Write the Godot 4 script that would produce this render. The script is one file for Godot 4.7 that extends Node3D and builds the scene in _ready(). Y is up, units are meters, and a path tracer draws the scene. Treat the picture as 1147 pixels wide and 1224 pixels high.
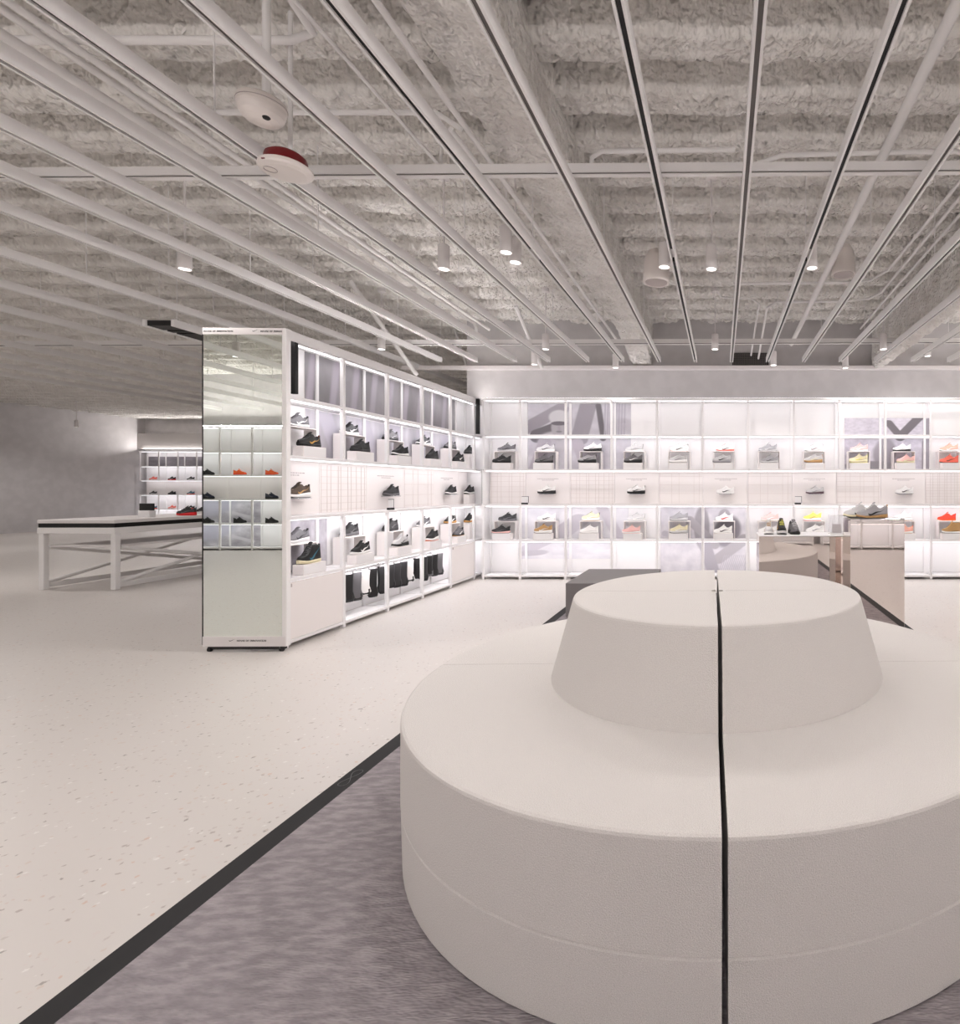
extends Node3D

# ---------------------------------------------------------------- mesh helper
class Geo:
	var v := PackedVector3Array()
	var n := PackedVector3Array()
	var t := PackedVector2Array()

	func tri(a: Vector3, b: Vector3, c: Vector3, na: Vector3, nb: Vector3, nc: Vector3, ua := Vector2.ZERO, ub := Vector2.ZERO, uc := Vector2.ZERO) -> void:
		v.push_back(a); v.push_back(c); v.push_back(b)
		n.push_back(na); n.push_back(nc); n.push_back(nb)
		t.push_back(ua); t.push_back(uc); t.push_back(ub)

	func flat(a: Vector3, b: Vector3, c: Vector3) -> void:
		var nn := (b - a).cross(c - a)
		if nn.length() < 1e-12:
			return
		nn = nn.normalized()
		tri(a, b, c, nn, nn, nn)

	func quad(a: Vector3, b: Vector3, c: Vector3, d: Vector3) -> void:
		flat(a, b, c)
		flat(a, c, d)

	func quad_uv(a: Vector3, b: Vector3, c: Vector3, d: Vector3) -> void:
		var nn := (b - a).cross(c - a).normalized()
		tri(a, b, c, nn, nn, nn, Vector2(0, 1), Vector2(1, 1), Vector2(1, 0))
		tri(a, c, d, nn, nn, nn, Vector2(0, 1), Vector2(1, 0), Vector2(0, 0))

	func away(a: Vector3, b: Vector3, c: Vector3, o: Vector3) -> void:
		if (b - a).cross(c - a).dot(a + b + c - o * 3.0) < 0.0:
			flat(a, c, b)
		else:
			flat(a, b, c)

	func box(lo: Vector3, hi: Vector3) -> Geo:
		return cham(lo, hi, 0.0)

	# a box with chamfered edges
	func cham(lo: Vector3, hi: Vector3, c: float) -> Geo:
		var o := (lo + hi) / 2.0
		var h := (hi - lo) / 2.0
		c = minf(c, minf(h.x, minf(h.y, h.z)) * 0.9)
		for ax in 3:
			var b1 := (ax + 1) % 3
			var b2 := (ax + 2) % 3
			for s in [-1.0, 1.0]:
				var q := []
				for e in [[-1.0, -1.0], [1.0, -1.0], [1.0, 1.0], [-1.0, 1.0]]:
					var p := Vector3.ZERO
					p[ax] = s * h[ax]
					p[b1] = e[0] * (h[b1] - c)
					p[b2] = e[1] * (h[b2] - c)
					q.append(o + p)
				away(q[0], q[1], q[2], o)
				away(q[0], q[2], q[3], o)
				if c > 0.0:
					for s2 in [-1.0, 1.0]:
						var e4 := []
						for s3 in [-1.0, 1.0]:
							var p1 := Vector3.ZERO
							p1[ax] = s * h[ax]
							p1[b1] = s2 * (h[b1] - c)
							p1[b2] = s3 * (h[b2] - c)
							var p2 := p1
							p2[ax] = s * (h[ax] - c)
							p2[b1] = s2 * h[b1]
							e4.append([o + p1, o + p2])
						away(e4[0][0], e4[0][1], e4[1][1], o)
						away(e4[0][0], e4[1][1], e4[1][0], o)
		if c > 0.0:
			for sx in [-1.0, 1.0]:
				for sy in [-1.0, 1.0]:
					for sz in [-1.0, 1.0]:
						var k := Vector3(sx, sy, sz)
						away(o + k * (h - Vector3(0, c, c)), o + k * (h - Vector3(c, 0, c)), o + k * (h - Vector3(c, c, 0)), o)
		return self

	# smooth surface over rows of points; closed bodies are turned outside out by their volume
	func grid(p: Array, close_v := true, caps := true, flip := false) -> Geo:
		var nu := p.size()
		var nv: int = p[0].size()
		var nn := []
		for i in nu:
			var row := PackedVector3Array()
			for j in nv:
				var ju := (j + 1) % nv if close_v else mini(j + 1, nv - 1)
				var jd := (j - 1 + nv) % nv if close_v else maxi(j - 1, 0)
				var du: Vector3 = p[mini(i + 1, nu - 1)][j] - p[maxi(i - 1, 0)][j]
				var dv: Vector3 = p[i][ju] - p[i][jd]
				var c := du.cross(dv)
				row.push_back(c.normalized() if c.length() > 1e-12 else Vector3.UP)
			nn.append(row)
		var start := v.size()
		var jn := nv if close_v else nv - 1
		for i in nu - 1:
			for j in jn:
				var k := (j + 1) % nv
				tri(p[i][j], p[i + 1][j], p[i + 1][k], nn[i][j], nn[i + 1][j], nn[i + 1][k])
				tri(p[i][j], p[i + 1][k], p[i][k], nn[i][j], nn[i + 1][k], nn[i][k])
		if caps and close_v:
			for e in [0, nu - 1]:
				var mid := Vector3.ZERO
				for q in p[e]:
					mid += q
				mid /= nv
				for j in nv:
					var k := (j + 1) % nv
					if e == 0:
						flat(mid, p[e][j], p[e][k])
					else:
						flat(mid, p[e][k], p[e][j])
		var turn := flip
		if close_v:
			var vol := 0.0
			var o: Vector3 = p[0][0]
			for i in range(start, v.size(), 3):
				vol += (v[i] - o).dot((v[i + 2] - o).cross(v[i + 1] - o))
			turn = vol < 0.0
		if turn:
			for i in range(start, v.size(), 3):
				var a := v[i + 1]
				v[i + 1] = v[i + 2]
				v[i + 2] = a
				var b := n[i + 1]
				n[i + 1] = n[i + 2]
				n[i + 2] = b
			for i in range(start, n.size()):
				n[i] = -n[i]
		return self

	# round tube along points
	func tube(path: Array, r: float, seg := 8) -> Geo:
		var rows := []
		var side := Vector3.ZERO
		for i in path.size():
			var d: Vector3 = (path[mini(i + 1, path.size() - 1)] - path[maxi(i - 1, 0)]).normalized()
			if side == Vector3.ZERO:
				side = d.cross(Vector3.UP if absf(d.y) < 0.9 else Vector3.RIGHT).normalized()
			side = (side - d * side.dot(d)).normalized()
			var up := side.cross(d)
			var row := PackedVector3Array()
			for k in seg:
				var a := TAU * k / seg
				row.push_back(path[i] + (side * cos(a) + up * sin(a)) * r)
			rows.append(row)
		return grid(rows)

	# hard-edged lathe of a profile (radius, height), around y
	func lathe(prof: Array, at: Vector3, seg := 24) -> Geo:
		for i in prof.size() - 1:
			var a: Vector2 = prof[i]
			var b: Vector2 = prof[i + 1]
			var d := b - a
			if d.length() < 1e-9:
				continue
			var pn := Vector2(d.y, -d.x).normalized()
			for k in seg:
				var c0 := Vector3(cos(TAU * k / seg), 0, sin(TAU * k / seg))
				var c1 := Vector3(cos(TAU * (k + 1) / seg), 0, sin(TAU * (k + 1) / seg))
				var n0 := c0 * pn.x + Vector3.UP * pn.y
				var n1 := c1 * pn.x + Vector3.UP * pn.y
				var p00 := at + c0 * a.x + Vector3.UP * a.y
				var p01 := at + c1 * a.x + Vector3.UP * a.y
				var p10 := at + c0 * b.x + Vector3.UP * b.y
				var p11 := at + c1 * b.x + Vector3.UP * b.y
				if a.x > 1e-6:
					tri(p00, p11, p01, n0, n1, n1)
				if b.x > 1e-6:
					tri(p00, p10, p11, n0, n0, n1)
		return self

	func move(x: Transform3D) -> Geo:
		for i in v.size():
			v[i] = x * v[i]
			n[i] = x.basis * n[i]
		return self

	func mesh() -> ArrayMesh:
		var a := []
		a.resize(Mesh.ARRAY_MAX)
		a[Mesh.ARRAY_VERTEX] = v
		a[Mesh.ARRAY_NORMAL] = n
		a[Mesh.ARRAY_TEX_UV] = t
		var m := ArrayMesh.new()
		m.add_surface_from_arrays(Mesh.PRIMITIVE_TRIANGLES, a)
		return m

# ---------------------------------------------------------------- naming helpers
var used := {}
var mats := {}

func numbered(called: String, parent: Node) -> String:
	var key := str(parent.get_instance_id()) + called
	var k: int = used.get(key, 0)
	used[key] = k + 1
	return called if k == 0 else "%s_%03d" % [called, k]

func put(called: String, g, m: Material, parent: Node = self) -> MeshInstance3D:
	var o := MeshInstance3D.new()
	o.name = numbered(called, parent)
	o.mesh = g.mesh() if g is Geo else g
	o.material_override = m
	parent.add_child(o, true)
	return o

func thing(called: String, label: String, category: String, at := Vector3.ZERO, turn := 0.0, group := "") -> Node3D:
	var o := Node3D.new()
	o.name = numbered(called, self)
	add_child(o, true)
	o.position = at
	o.rotation.y = turn
	return tag(o, label, category, group)

func tag(o: Node3D, label: String, category: String, group := "") -> Node3D:
	o.set_meta("label", label)
	o.set_meta("category", category)
	if group:
		o.set_meta("group", group)
	return o

func struct(called: String, g, m: Material, label: String, category: String) -> MeshInstance3D:
	var o := put(called, g, m)
	o.set_meta("kind", "structure")
	tag(o, label, category)
	return o

func mat(called: String, c: Color, rough := 0.6, metal := 0.0, spec := 0.5) -> StandardMaterial3D:
	if mats.has(called):
		return mats[called]
	var m := StandardMaterial3D.new()
	m.resource_name = called
	m.albedo_color = c
	m.roughness = rough
	m.metallic = metal
	m.metallic_specular = spec
	mats[called] = m
	return m

func noise_tex(freq: float, octaves: int, sz: int, dark: Color, light: Color, seed_n: int, kind := FastNoiseLite.TYPE_SIMPLEX_SMOOTH, lo := 0.25, hi := 0.75) -> NoiseTexture2D:
	var f := FastNoiseLite.new()
	f.seed = seed_n
	f.noise_type = kind
	f.frequency = freq
	f.fractal_octaves = octaves
	var r := Gradient.new()
	r.set_color(0, dark)
	r.set_color(1, light)
	r.set_offset(0, lo)
	r.set_offset(1, hi)
	var t := NoiseTexture2D.new()
	t.width = sz
	t.height = sz
	t.seamless = true
	t.noise = f
	t.color_ramp = r
	return t

func world_map(m: StandardMaterial3D, s: Vector3) -> void:
	m.uv1_triplanar = true
	m.uv1_world_triplanar = true
	m.uv1_scale = s

func bump(m: StandardMaterial3D, t: Texture2D, depth: float) -> void:
	m.heightmap_enabled = true
	m.heightmap_texture = t
	m.heightmap_scale = depth

# ---------------------------------------------------------------- sizes (metres; the eye is 1.45 m above the floor)
const EYE := 1.45
const BACK := -8.66          # front plane of the back shelf
const LEFT := -3.90          # front plane of the left shelf
const ROWS := [0.069, 0.625, 1.186, 1.745, 2.289, 2.864]
const DEEP := 0.31
const SLAB := 4.13
const NTH := ["first", "second", "third", "fourth", "fifth", "sixth", "seventh", "eighth", "ninth", "tenth", "eleventh", "twelfth"]

func _ready() -> void:
	# ---- camera
	var cam := Camera3D.new()
	cam.name = "camera"
	cam.projection = Camera3D.PROJECTION_FRUSTUM
	cam.near = 0.05
	cam.far = 100.0
	cam.size = 1224.0 / 655.0 * 0.05
	cam.frustum_offset = Vector2((573.5 - 862.0) / 655.0, (583.0 - 612.0) / 655.0) * 0.05
	cam.position = Vector3(0, EYE, 0)
	add_child(cam)
	cam.current = true
	# ---- surroundings: a closed, lamp-lit store
	var env := Environment.new()
	env.background_mode = Environment.BG_COLOR
	env.background_color = Color(0.0, 0.0, 0.0)
	env.tonemap_mode = Environment.TONE_MAPPER_LINEAR
	env.tonemap_exposure = EXPOSURE
	env.sdfgi_enabled = true
	env.ssao_enabled = true
	env.ssil_enabled = true
	var we := WorldEnvironment.new()
	we.name = "surroundings"
	we.environment = env
	add_child(we)
	make_materials()
	build_shell()
	build_ceiling_fittings()
	build_sofa()
	build_floor_pieces()
	build_shelves()
	build_mirror()
	build_tables()
	build_far_hall()

const EXPOSURE := 1.0
const LAMP_E := 1.25
const STRIP_E := 0.145         # per metre of shelf light
const COVE_E := 0.35         # per metre of the light on top of the shelves
const LAMP_C := Color(1.0, 0.98, 0.972)
const STRIP_C := Color(0.985, 0.98, 1.0)

func make_materials() -> void:
	mat("white_paint", Color(0.90, 0.88, 0.875), 0.45)
	mat("shelf_white", Color(0.93, 0.92, 0.92), 0.4)
	mat("panel_white", Color(0.93, 0.905, 0.895), 0.55)
	mat("rail_white", Color(0.93, 0.92, 0.915), 0.5)
	mat("slot_black", Color(0.05, 0.04, 0.04), 0.6)
	mat("slot_grey", Color(0.42, 0.40, 0.39), 0.6)
	mat("line_grey", Color(0.72, 0.68, 0.67), 0.6)
	mat("grid_beige", Color(0.85, 0.81, 0.79), 0.6)
	mat("caption_grey", Color(0.70, 0.66, 0.66), 0.6)
	mat("near_black", Color(0.05, 0.045, 0.045), 0.5)
	mat("ink", Color(0.12, 0.11, 0.11), 0.6)
	mat("box_grey", Color(0.45, 0.43, 0.43), 0.6)
	mat("chrome", Color(0.80, 0.80, 0.80), 0.12, 1.0)
	mat("dark_edge", Color(0.22, 0.21, 0.21), 0.3, 0.6)
	mat("mirror_glass", Color(0.93, 0.955, 0.93), 0.0, 1.0)
	mat("mirror_steel", Color(0.90, 0.865, 0.845), 0.02, 1.0)
	mat("detector_white", Color(0.90, 0.87, 0.85), 0.4)
	mat("alarm_red", Color(0.42, 0.03, 0.06), 0.45)
	mat("acrylic", Color(0.93, 0.93, 0.95), 0.2)
	var ac: StandardMaterial3D = mats["acrylic"]
	ac.transparency = BaseMaterial3D.TRANSPARENCY_ALPHA
	ac.albedo_color.a = 0.25
	var wall := mat("wall_paint", Color(0.79, 0.775, 0.775), 0.75)
	wall.albedo_texture = noise_tex(0.02, 3, 256, Color(0.965, 0.965, 0.965), Color(1, 1, 1), 5)
	world_map(wall, Vector3(0.5, 0.5, 0.5))
	mat("duct_grey", Color(0.70, 0.68, 0.67), 0.7)
	var sp := mat("sprayed", Color(0.97, 0.958, 0.942), 0.95, 0.0, 0.2)
	sp.albedo_texture = noise_tex(0.012, 4, 512, Color(0.93, 0.925, 0.918), Color(1, 1, 1), 3)
	world_map(sp, Vector3(0.35, 0.35, 0.35))
	bump(sp, noise_tex(0.11, 4, 512, Color(0, 0, 0), Color(1, 1, 1), 11, FastNoiseLite.TYPE_PERLIN, 0.25, 0.75), 4.0)
	var felt := mat("felt", Color(0.91, 0.893, 0.88), 0.95, 0.0, 0.25)
	felt.albedo_texture = noise_tex(0.25, 3, 512, Color(0.87, 0.865, 0.86), Color(1, 1, 1), 21)
	world_map(felt, Vector3(2.5, 2.5, 2.5))
	bump(felt, noise_tex(0.4, 2, 256, Color(0, 0, 0), Color(1, 1, 1), 22), 0.15)
	felt.rim_enabled = true
	felt.rim = 0.2
	var rug := mat("carpet_pile", Color(0.66, 0.63, 0.64), 1.0, 0.0, 0.1)
	rug.albedo_texture = noise_tex(0.03, 5, 512, Color(0.86, 0.86, 0.865), Color(1, 1, 1), 31, FastNoiseLite.TYPE_SIMPLEX_SMOOTH, 0.25, 0.75)
	world_map(rug, Vector3(0.5, 1.0, 1.6))
	bump(rug, noise_tex(0.35, 2, 256, Color(0, 0, 0), Color(1, 1, 1), 32), 0.5)
	mat("carpet_edge", Color(0.13, 0.125, 0.13), 0.8)
	var fl := mat("terrazzo", Color(1, 1, 1), 0.32, 0.0, 0.5)
	fl.albedo_texture = terrazzo()
	world_map(fl, Vector3(0.28, 0.28, 0.28))
	var bulb := mat("lamp_glow", Color(1, 1, 1), 0.5)
	bulb.emission_enabled = true
	bulb.emission = LAMP_C
	bulb.emission_energy_multiplier = 3.0
	var led := mat("led_glow", Color(1, 1, 1), 0.5)
	led.emission_enabled = true
	led.emission = STRIP_C
	led.emission_energy_multiplier = 2.0

func terrazzo() -> ImageTexture:
	var s := 1536
	var im := Image.create(s, s, false, Image.FORMAT_RGB8)
	var ground := Color(0.835, 0.81, 0.79)
	im.fill(ground)
	var rng := RandomNumberGenerator.new()
	rng.seed = 77
	var chips := [Color(0.83, 0.79, 0.77), Color(0.93, 0.92, 0.91), Color(0.80, 0.74, 0.69), Color(0.62, 0.57, 0.54), Color(0.50, 0.46, 0.44), Color(0.80, 0.66, 0.58), Color(0.74, 0.70, 0.68)]
	for k in 6500:
		var c: Color = ground.lerp(chips[[0, 0, 1, 1, 2, 6, 2, 5, 6, 6, 3, 4, 0, 2, 0, 3][rng.randi() % 16]], 0.6)
		var cx := rng.randi() % s
		var cy := rng.randi() % s
		var a := rng.randf_range(1.2, 5.5)
		var b := a * rng.randf_range(0.35, 0.8)
		var ang := rng.randf() * PI
		var r := int(a) + 1
		for y in range(-r, r + 1):
			for x in range(-r, r + 1):
				var u := (x * cos(ang) + y * sin(ang)) / a
				var w := (-x * sin(ang) + y * cos(ang)) / b
				if absf(u) + absf(w) * 0.9 + 0.2 * sin(x * 2.1 + y) < 1.0:
					im.set_pixel(posmod(cx + x, s), posmod(cy + y, s), c)
	return ImageTexture.create_from_image(im)

# ---------------------------------------------------------------- the shell
func build_shell() -> void:
	struct("floor", Geo.new().box(Vector3(-22.6, -0.15, -21.5), Vector3(6.4, 0, 3.9)), mats.terrazzo, "pale polished terrazzo floor with small dark flecks", "floor")
	var w: Material = mats.wall_paint
	struct("wall_back", Geo.new().box(Vector3(-4.18, 0, -9.2), Vector3(6.4, 4.5, -9.0)), w, "grey painted wall above and behind the long lit back shelf", "wall")
	struct("wall_return", Geo.new().box(Vector3(-4.18, 0, -21.5), Vector3(-4.0, 4.5, -9.2)), w, "painted side wall of the far hall, out behind the back wall", "wall")
	struct("wall_far", Geo.new().box(Vector3(-22.6, 0, -21.7), Vector3(-4.0, 4.5, -21.5)), w, "painted end wall behind the small shelf of the far hall", "wall")
	struct("wall_left", Geo.new().box(Vector3(-22.8, 0, -21.5), Vector3(-22.6, 4.5, 3.9)), w, "plain painted wall closing the far hall on its outer side", "wall")
	struct("wall_right", Geo.new().box(Vector3(6.4, 0, -9.2), Vector3(6.6, 4.5, 3.9)), w, "plain painted wall beyond the end of the back shelf", "wall")
	struct("wall_rear", Geo.new().box(Vector3(-22.6, 0, 3.6), Vector3(6.4, 4.5, 3.9)), w, "painted wall behind the shelves that the mirrors show", "wall")
	struct("roof", Geo.new().box(Vector3(-22.8, 4.5, -21.7), Vector3(6.6, 4.7, 3.9)), w, "flat concrete roof above the sprayed ribbed ceiling", "roof")
	# ribbed deck under sprayed plaster: finely modelled over the room, coarser over the far hall and behind
	var f := FastNoiseLite.new()
	f.seed = 9
	f.frequency = 1.0
	f.fractal_octaves = 3
	struct("ceiling", deck(f, -7.0, 6.4, 560, -9.05, -1.9, 340), mats.sprayed, "ribbed ceiling deck coated in rough sprayed plaster", "ceiling")
	struct("ceiling_hall", deck(f, -22.6, -7.0, 60, -21.5, 3.6, 420), mats.sprayed, "ribbed sprayed ceiling over the far hall beyond the left shelf", "ceiling")
	struct("ceiling_rear", deck(f, -7.0, 6.4, 60, -1.9, 3.6, 110), mats.sprayed, "ribbed sprayed ceiling overhead, nearer than the first cross rail", "ceiling")
	struct("ceiling_far", deck(f, -7.0, -4.0, 20, -21.5, -9.05, 220), mats.sprayed, "ribbed sprayed ceiling of the far hall, beside the back wall", "ceiling")
	# beams
	struct("beam", sprayed_beam(f, -1.56, -1.13, 3.78, -9.02, 3.6), mats.sprayed, "deep sprayed beam running overhead towards the back wall, left of centre", "beam")
	struct("beam_bracket", haunch(f, -1.45, -1.14, 3.80, 3.45, -9.0, -8.2), mats.sprayed, "sprayed haunch where the rough overhead beam meets the back wall", "beam")
	struct("beam", sprayed_beam(f, 2.46, 2.64, 3.40, -9.02, 3.6), mats.sprayed, "narrow downstand beam with ragged sprayed underside, on the right", "beam")
	# hung box rail across the back wall, under which the wall is smooth
	struct("trim_back", Geo.new().cham(Vector3(-5.2, 3.37, -9.0), Vector3(6.4, 3.44, -8.9), 0.008), mats.white_paint, "long white box rail running across the back wall above the shelf", "rail")
	var bulk := struct("trim_far", Geo.new().box(Vector3(-22.6, 2.95, -21.5), Vector3(-17.5, 3.55, -21.2)), mats.duct_grey, "grey bulkhead above the distant shelf of the far hall", "bulkhead")
	bulk.set_meta("kind", "structure")

func rib(z: float) -> float:
	# trapezoid flutes every 0.48 m; 0 in the low flange, 1 in the recess
	var p := fposmod(z + 8.54, 0.48) / 0.48
	return smoothstep(0.0, 0.16, p) * (1.0 - smoothstep(0.46, 0.60, p))

func deck(f: FastNoiseLite, x0: float, x1: float, nx: int, z0: float, z1: float, nz: int) -> Geo:
	var rows := []
	for i in nz + 1:
		var z := z0 + (z1 - z0) * i / nz
		var row := PackedVector3Array()
		for j in nx + 1:
			var x := x0 + (x1 - x0) * j / nx
			var zz := z + 0.03 * f.get_noise_2d(x * 1.2, z * 0.9) + 0.012 * f.get_noise_2d(x * 9.0, z * 5.0)
			var y := SLAB + 0.20 * rib(zz) + 0.02 * f.get_noise_2d(x * 3.0, z * 6.0) + 0.016 * f.get_noise_2d(x * 17.0 + 40.0, z * 17.0) + 0.10 * maxf(0.0, f.get_noise_2d(x * 11.0 + 90.0, z * 11.0) - 0.30)
			row.push_back(Vector3(x, y, z))
		rows.append(row)
	return Geo.new().grid(rows, false, false, false)

func sprayed_beam(f: FastNoiseLite, x0: float, x1: float, y0: float, z0: float, z1: float) -> Geo:
	var rows := []
	var prof := []
	for k in 7:
		prof.append([Vector2(x0, lerpf(4.3, y0 + 0.04, k / 6.0)), Vector2(-1, 0)])
	for k in 9:
		prof.append([Vector2(lerpf(x0 + 0.03, x1 - 0.03, k / 8.0), y0), Vector2(0, -1)])
	for k in 7:
		prof.append([Vector2(x1, lerpf(y0 + 0.04, 4.3, k / 6.0)), Vector2(1, 0)])
	var nz := int((z1 - z0) / 0.05)
	for i in nz + 1:
		var z := z0 + (z1 - z0) * i / nz
		var row := PackedVector3Array()
		for q in prof:
			var a: Vector2 = q[0]
			var d: Vector2 = q[1]
			var k := 0.035 * f.get_noise_3d(a.x * 5.0, a.y * 5.0, z * 4.0) + 0.02 * f.get_noise_3d(a.x * 18.0, a.y * 18.0, z * 15.0)
			row.push_back(Vector3(a.x + d.x * k, a.y + d.y * k, z))
		rows.append(row)
	return Geo.new().grid(rows, true, true)

func haunch(f: FastNoiseLite, x0: float, x1: float, ytop: float, ylow: float, z0: float, z1: float) -> Geo:
	var rows := []
	for i in 13:
		var k := i / 12.0
		var z := lerpf(z0, z1, k)
		var y := lerpf(ylow, ytop - 0.02, pow(k, 1.3))
		var row := PackedVector3Array()
		for q in [Vector2(x0 - 0.1 * k, ytop + 0.2), Vector2(x0 - 0.1 * k, (ytop + y) / 2.0 + 0.05), Vector2(x0 - 0.1 * k, y + 0.02), Vector2(x0 + 0.03, y), Vector2((x0 + x1) / 2.0, y), Vector2(x1 - 0.03, y), Vector2(x1, y + 0.02), Vector2(x1, (ytop + y) / 2.0 + 0.05), Vector2(x1, ytop + 0.2)]:
			var d := 0.02 * f.get_noise_3d(q.x * 9.0, q.y * 9.0, z * 9.0)
			row.push_back(Vector3(q.x + d, q.y + d, z))
		rows.append(row)
	return Geo.new().grid(rows, true, true)

# ---------------------------------------------------------------- ceiling fittings
func rail_y(z: float) -> float:
	return EYE + 1.856 - z * 6.0 / 655.0

func make_rail(x: float, z0: float, z1: float, dark: int, label: String, group: String) -> void:
	# an inverted channel 50 mm wide and 75 mm tall with an insert in its slot; laid out from z1 (near) to z0 (far)
	var o := thing("ceiling_rail", label, "rail", Vector3(x, rail_y(z1), z1), 0.0, group)
	o.rotation.x = atan(6.0 / 655.0)
	var ln := z1 - z0
	var g := Geo.new()
	g.box(Vector3(-0.025, 0.0, -ln), Vector3(-0.012, 0.075, 0))
	g.box(Vector3(0.012, 0.0, -ln), Vector3(0.025, 0.075, 0))
	g.box(Vector3(-0.012, 0.045, -ln), Vector3(0.012, 0.075, 0))
	put("channel", g, mats.rail_white, o)
	if dark == 0:
		put("insert", Geo.new().box(Vector3(-0.0118, 0.012, -ln + 0.004), Vector3(0.0118, 0.045, -0.004)), mats.slot_grey, o)
	else:
		# black track in lengths, with short white joints between them
		var step := ln / dark
		for k in dark:
			put("track", Geo.new().box(Vector3(-0.0118, 0.012, -step * (k + 1) + 0.12), Vector3(0.0118, 0.045, -step * k - 0.12)), mats.slot_black, o)
	var rod := rod_mesh()
	var k := 0.8 + fposmod(x * 1.7, 0.9)
	while k < ln - 0.1:
		put("hanger_rod", rod, mats.rail_white, o).position = Vector3(0, 0.075, -k)
		k += 2.3

var rod_shared: ArrayMesh
func rod_mesh() -> ArrayMesh:
	if rod_shared == null:
		rod_shared = Geo.new().tube([Vector3.ZERO, Vector3(0, 0.80, 0)], 0.004, 6).mesh()
	return rod_shared

func build_ceiling_fittings() -> void:
	var nth := NTH
	var right := [-0.957, -0.40, 0.155, 0.708, 1.265, 1.83, 2.374, 2.94, 3.5, 4.05]
	var left := [-1.52, -2.06, -2.66, -3.17, -3.78, -4.33]
	for i in right.size():
		var dk: int = [0, 3, 0, 3, 0, 1, 0, 1, 0, 1][i]
		make_rail(right[i], -8.45, 3.4, dk, "%s white ceiling rail right of the rough sprayed beam, %s slot" % [nth[i], "dark" if dk else "grey"], "ceiling rails")
	for i in left.size():
		var dk: int = [3, 0, 1, 1, 0, 0][i]
		make_rail(left[i], -8.45, 3.4, dk, "%s white ceiling rail left of the rough sprayed beam, %s slot" % [nth[i], "dark" if dk else "grey"], "ceiling rails")
	for i in 9:
		make_rail(-4.94 - 0.95 * i, -20.5, 3.4, [1, 0, 5][i % 3], "%s white ceiling rail over the far hall, counted from the left shelf" % nth[i], "far hall ceiling rails")
	# cross rails above them
	for e in [[-3.48, "front white cross rail spanning the ceiling rails, nearer the viewer"], [-7.6, "rear white cross rail spanning the ceiling rails, near the back wall"]]:
		var o := thing("cross_rail", e[1], "rail", Vector3(0.8, EYE + 1.99, e[0]), -0.0125, "cross rails")
		var g := Geo.new()
		g.box(Vector3(-13.0, 0.0, -0.015), Vector3(5.0, 0.007, 0.015))
		g.box(Vector3(-13.0, 0.017, -0.015), Vector3(5.0, 0.075, 0.015))
		put("channel", g, mats.rail_white, o)
		put("insert", Geo.new().box(Vector3(-12.99, 0.007, -0.012), Vector3(4.99, 0.017, 0.009)), mats.slot_grey, o)
	# pendant lamps on stems, in rows
	for r in [[-4.72, "near row, close to the front cross rail"], [-7.45, "far row, before the rear cross rail"], [-1.75, "overhead row, nearest the viewer"], [1.3, "row behind the viewer"]]:
		var names := ["over the far hall", "over the left aisle", "left of centre", "right of centre", "on the right"]
		var xs := [-6.9, -4.62, -2.39, -0.087, 2.2]
		for i in 5:
			pendant(Vector3(xs[i], 3.33, r[0]), "white cylinder pendant lamp %s, %s" % [names[i], r[1]], "pendant lamps")
	# lamps clipped under the dark tracks
	track_lamp(-1.52, -4.40, "white cylinder spotlight on dark track left of sprayed beam, in front", -0.21)
	track_lamp(-1.52, -4.60, "white cylinder spotlight left of sprayed beam, just behind its twin", -0.21)
	track_lamp(-0.40, -4.70, "white cylinder spotlight on second rail right of sprayed beam", -0.09)
	track_lamp(0.708, -4.72, "white cylinder spotlight on fourth rail right of sprayed beam", 0.072)
	track_lamp(-2.66, -8.15, "small white spotlight by the back wall, nearest the left shelf", -0.12)
	track_lamp(-1.52, -8.38, "small white spotlight by the back wall, under the sprayed beam", -0.1)
	track_lamp(0.708, -8.2, "small white spotlight by the back wall, beside the dark grille")
	track_lamp(1.83, -8.40, "small white spotlight by the back wall, at end of sixth rail")
	track_lamp(2.94, -8.0, "small white spotlight by the back wall, right of narrow beam")
	for k in [[-9.2, -11.0, "past the long display table, nearest the mirror"], [-12.5, -14.0, "in the middle of the far hall, left of the mirror"], [-11.0, -8.0, "above the outer side of the long display table"], [-15.5, -17.5, "deep in the far hall, near the distant shelf"], [-17.5, -12.0, "towards the outer wall, halfway down the far hall"], [-12.0, -5.0, "in front of the long display table"], [-16.5, -6.5, "towards the outer wall, level with the display table"], [-10.0, -1.5, "nearest the viewer on the left"], [-15.0, -1.0, "near the viewer, farther to the left"], [-19.5, -3.5, "close to the outer wall, near the viewer"], [-20.0, -17.0, "before the distant lit shelf"], [-20.0, -9.0, "close to the plain outer wall"]]:
		pendant(Vector3(k[0], 3.33, k[1]), "far hall pendant lamp %s" % k[2], "far hall pendant lamps", 3.0)
	detector_camera()
	detector_alarm()
	# pipes and conduits
	pipe([Vector3(1.07, EYE + 2.2, 3.4), Vector3(1.07, EYE + 2.2, -8.4)], 0.032, "straight white sprinkler pipe running back between the fourth and fifth rails")
	pipe([Vector3(-1.56, EYE + 2.2, 3.4), Vector3(-1.56, EYE + 2.2, -8.2)], 0.018, "thin white conduit running along the left edge of sprayed beam")
	pipe([Vector3(-1.63, EYE + 2.16, -3.3), Vector3(-1.63, EYE + 2.16, -8.2)], 0.016, "second thin conduit left of the sprayed beam, starting at cross rail")
	pipe([Vector3(-2.10, EYE + 2.4, 3.4), Vector3(-2.10, EYE + 2.4, -4.05), Vector3(-2.10, EYE + 2.43, -4.1), Vector3(-2.10, EYE + 2.6, -4.12)], 0.012, "very thin conduit bending up into ceiling left of sprayed beam")
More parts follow.
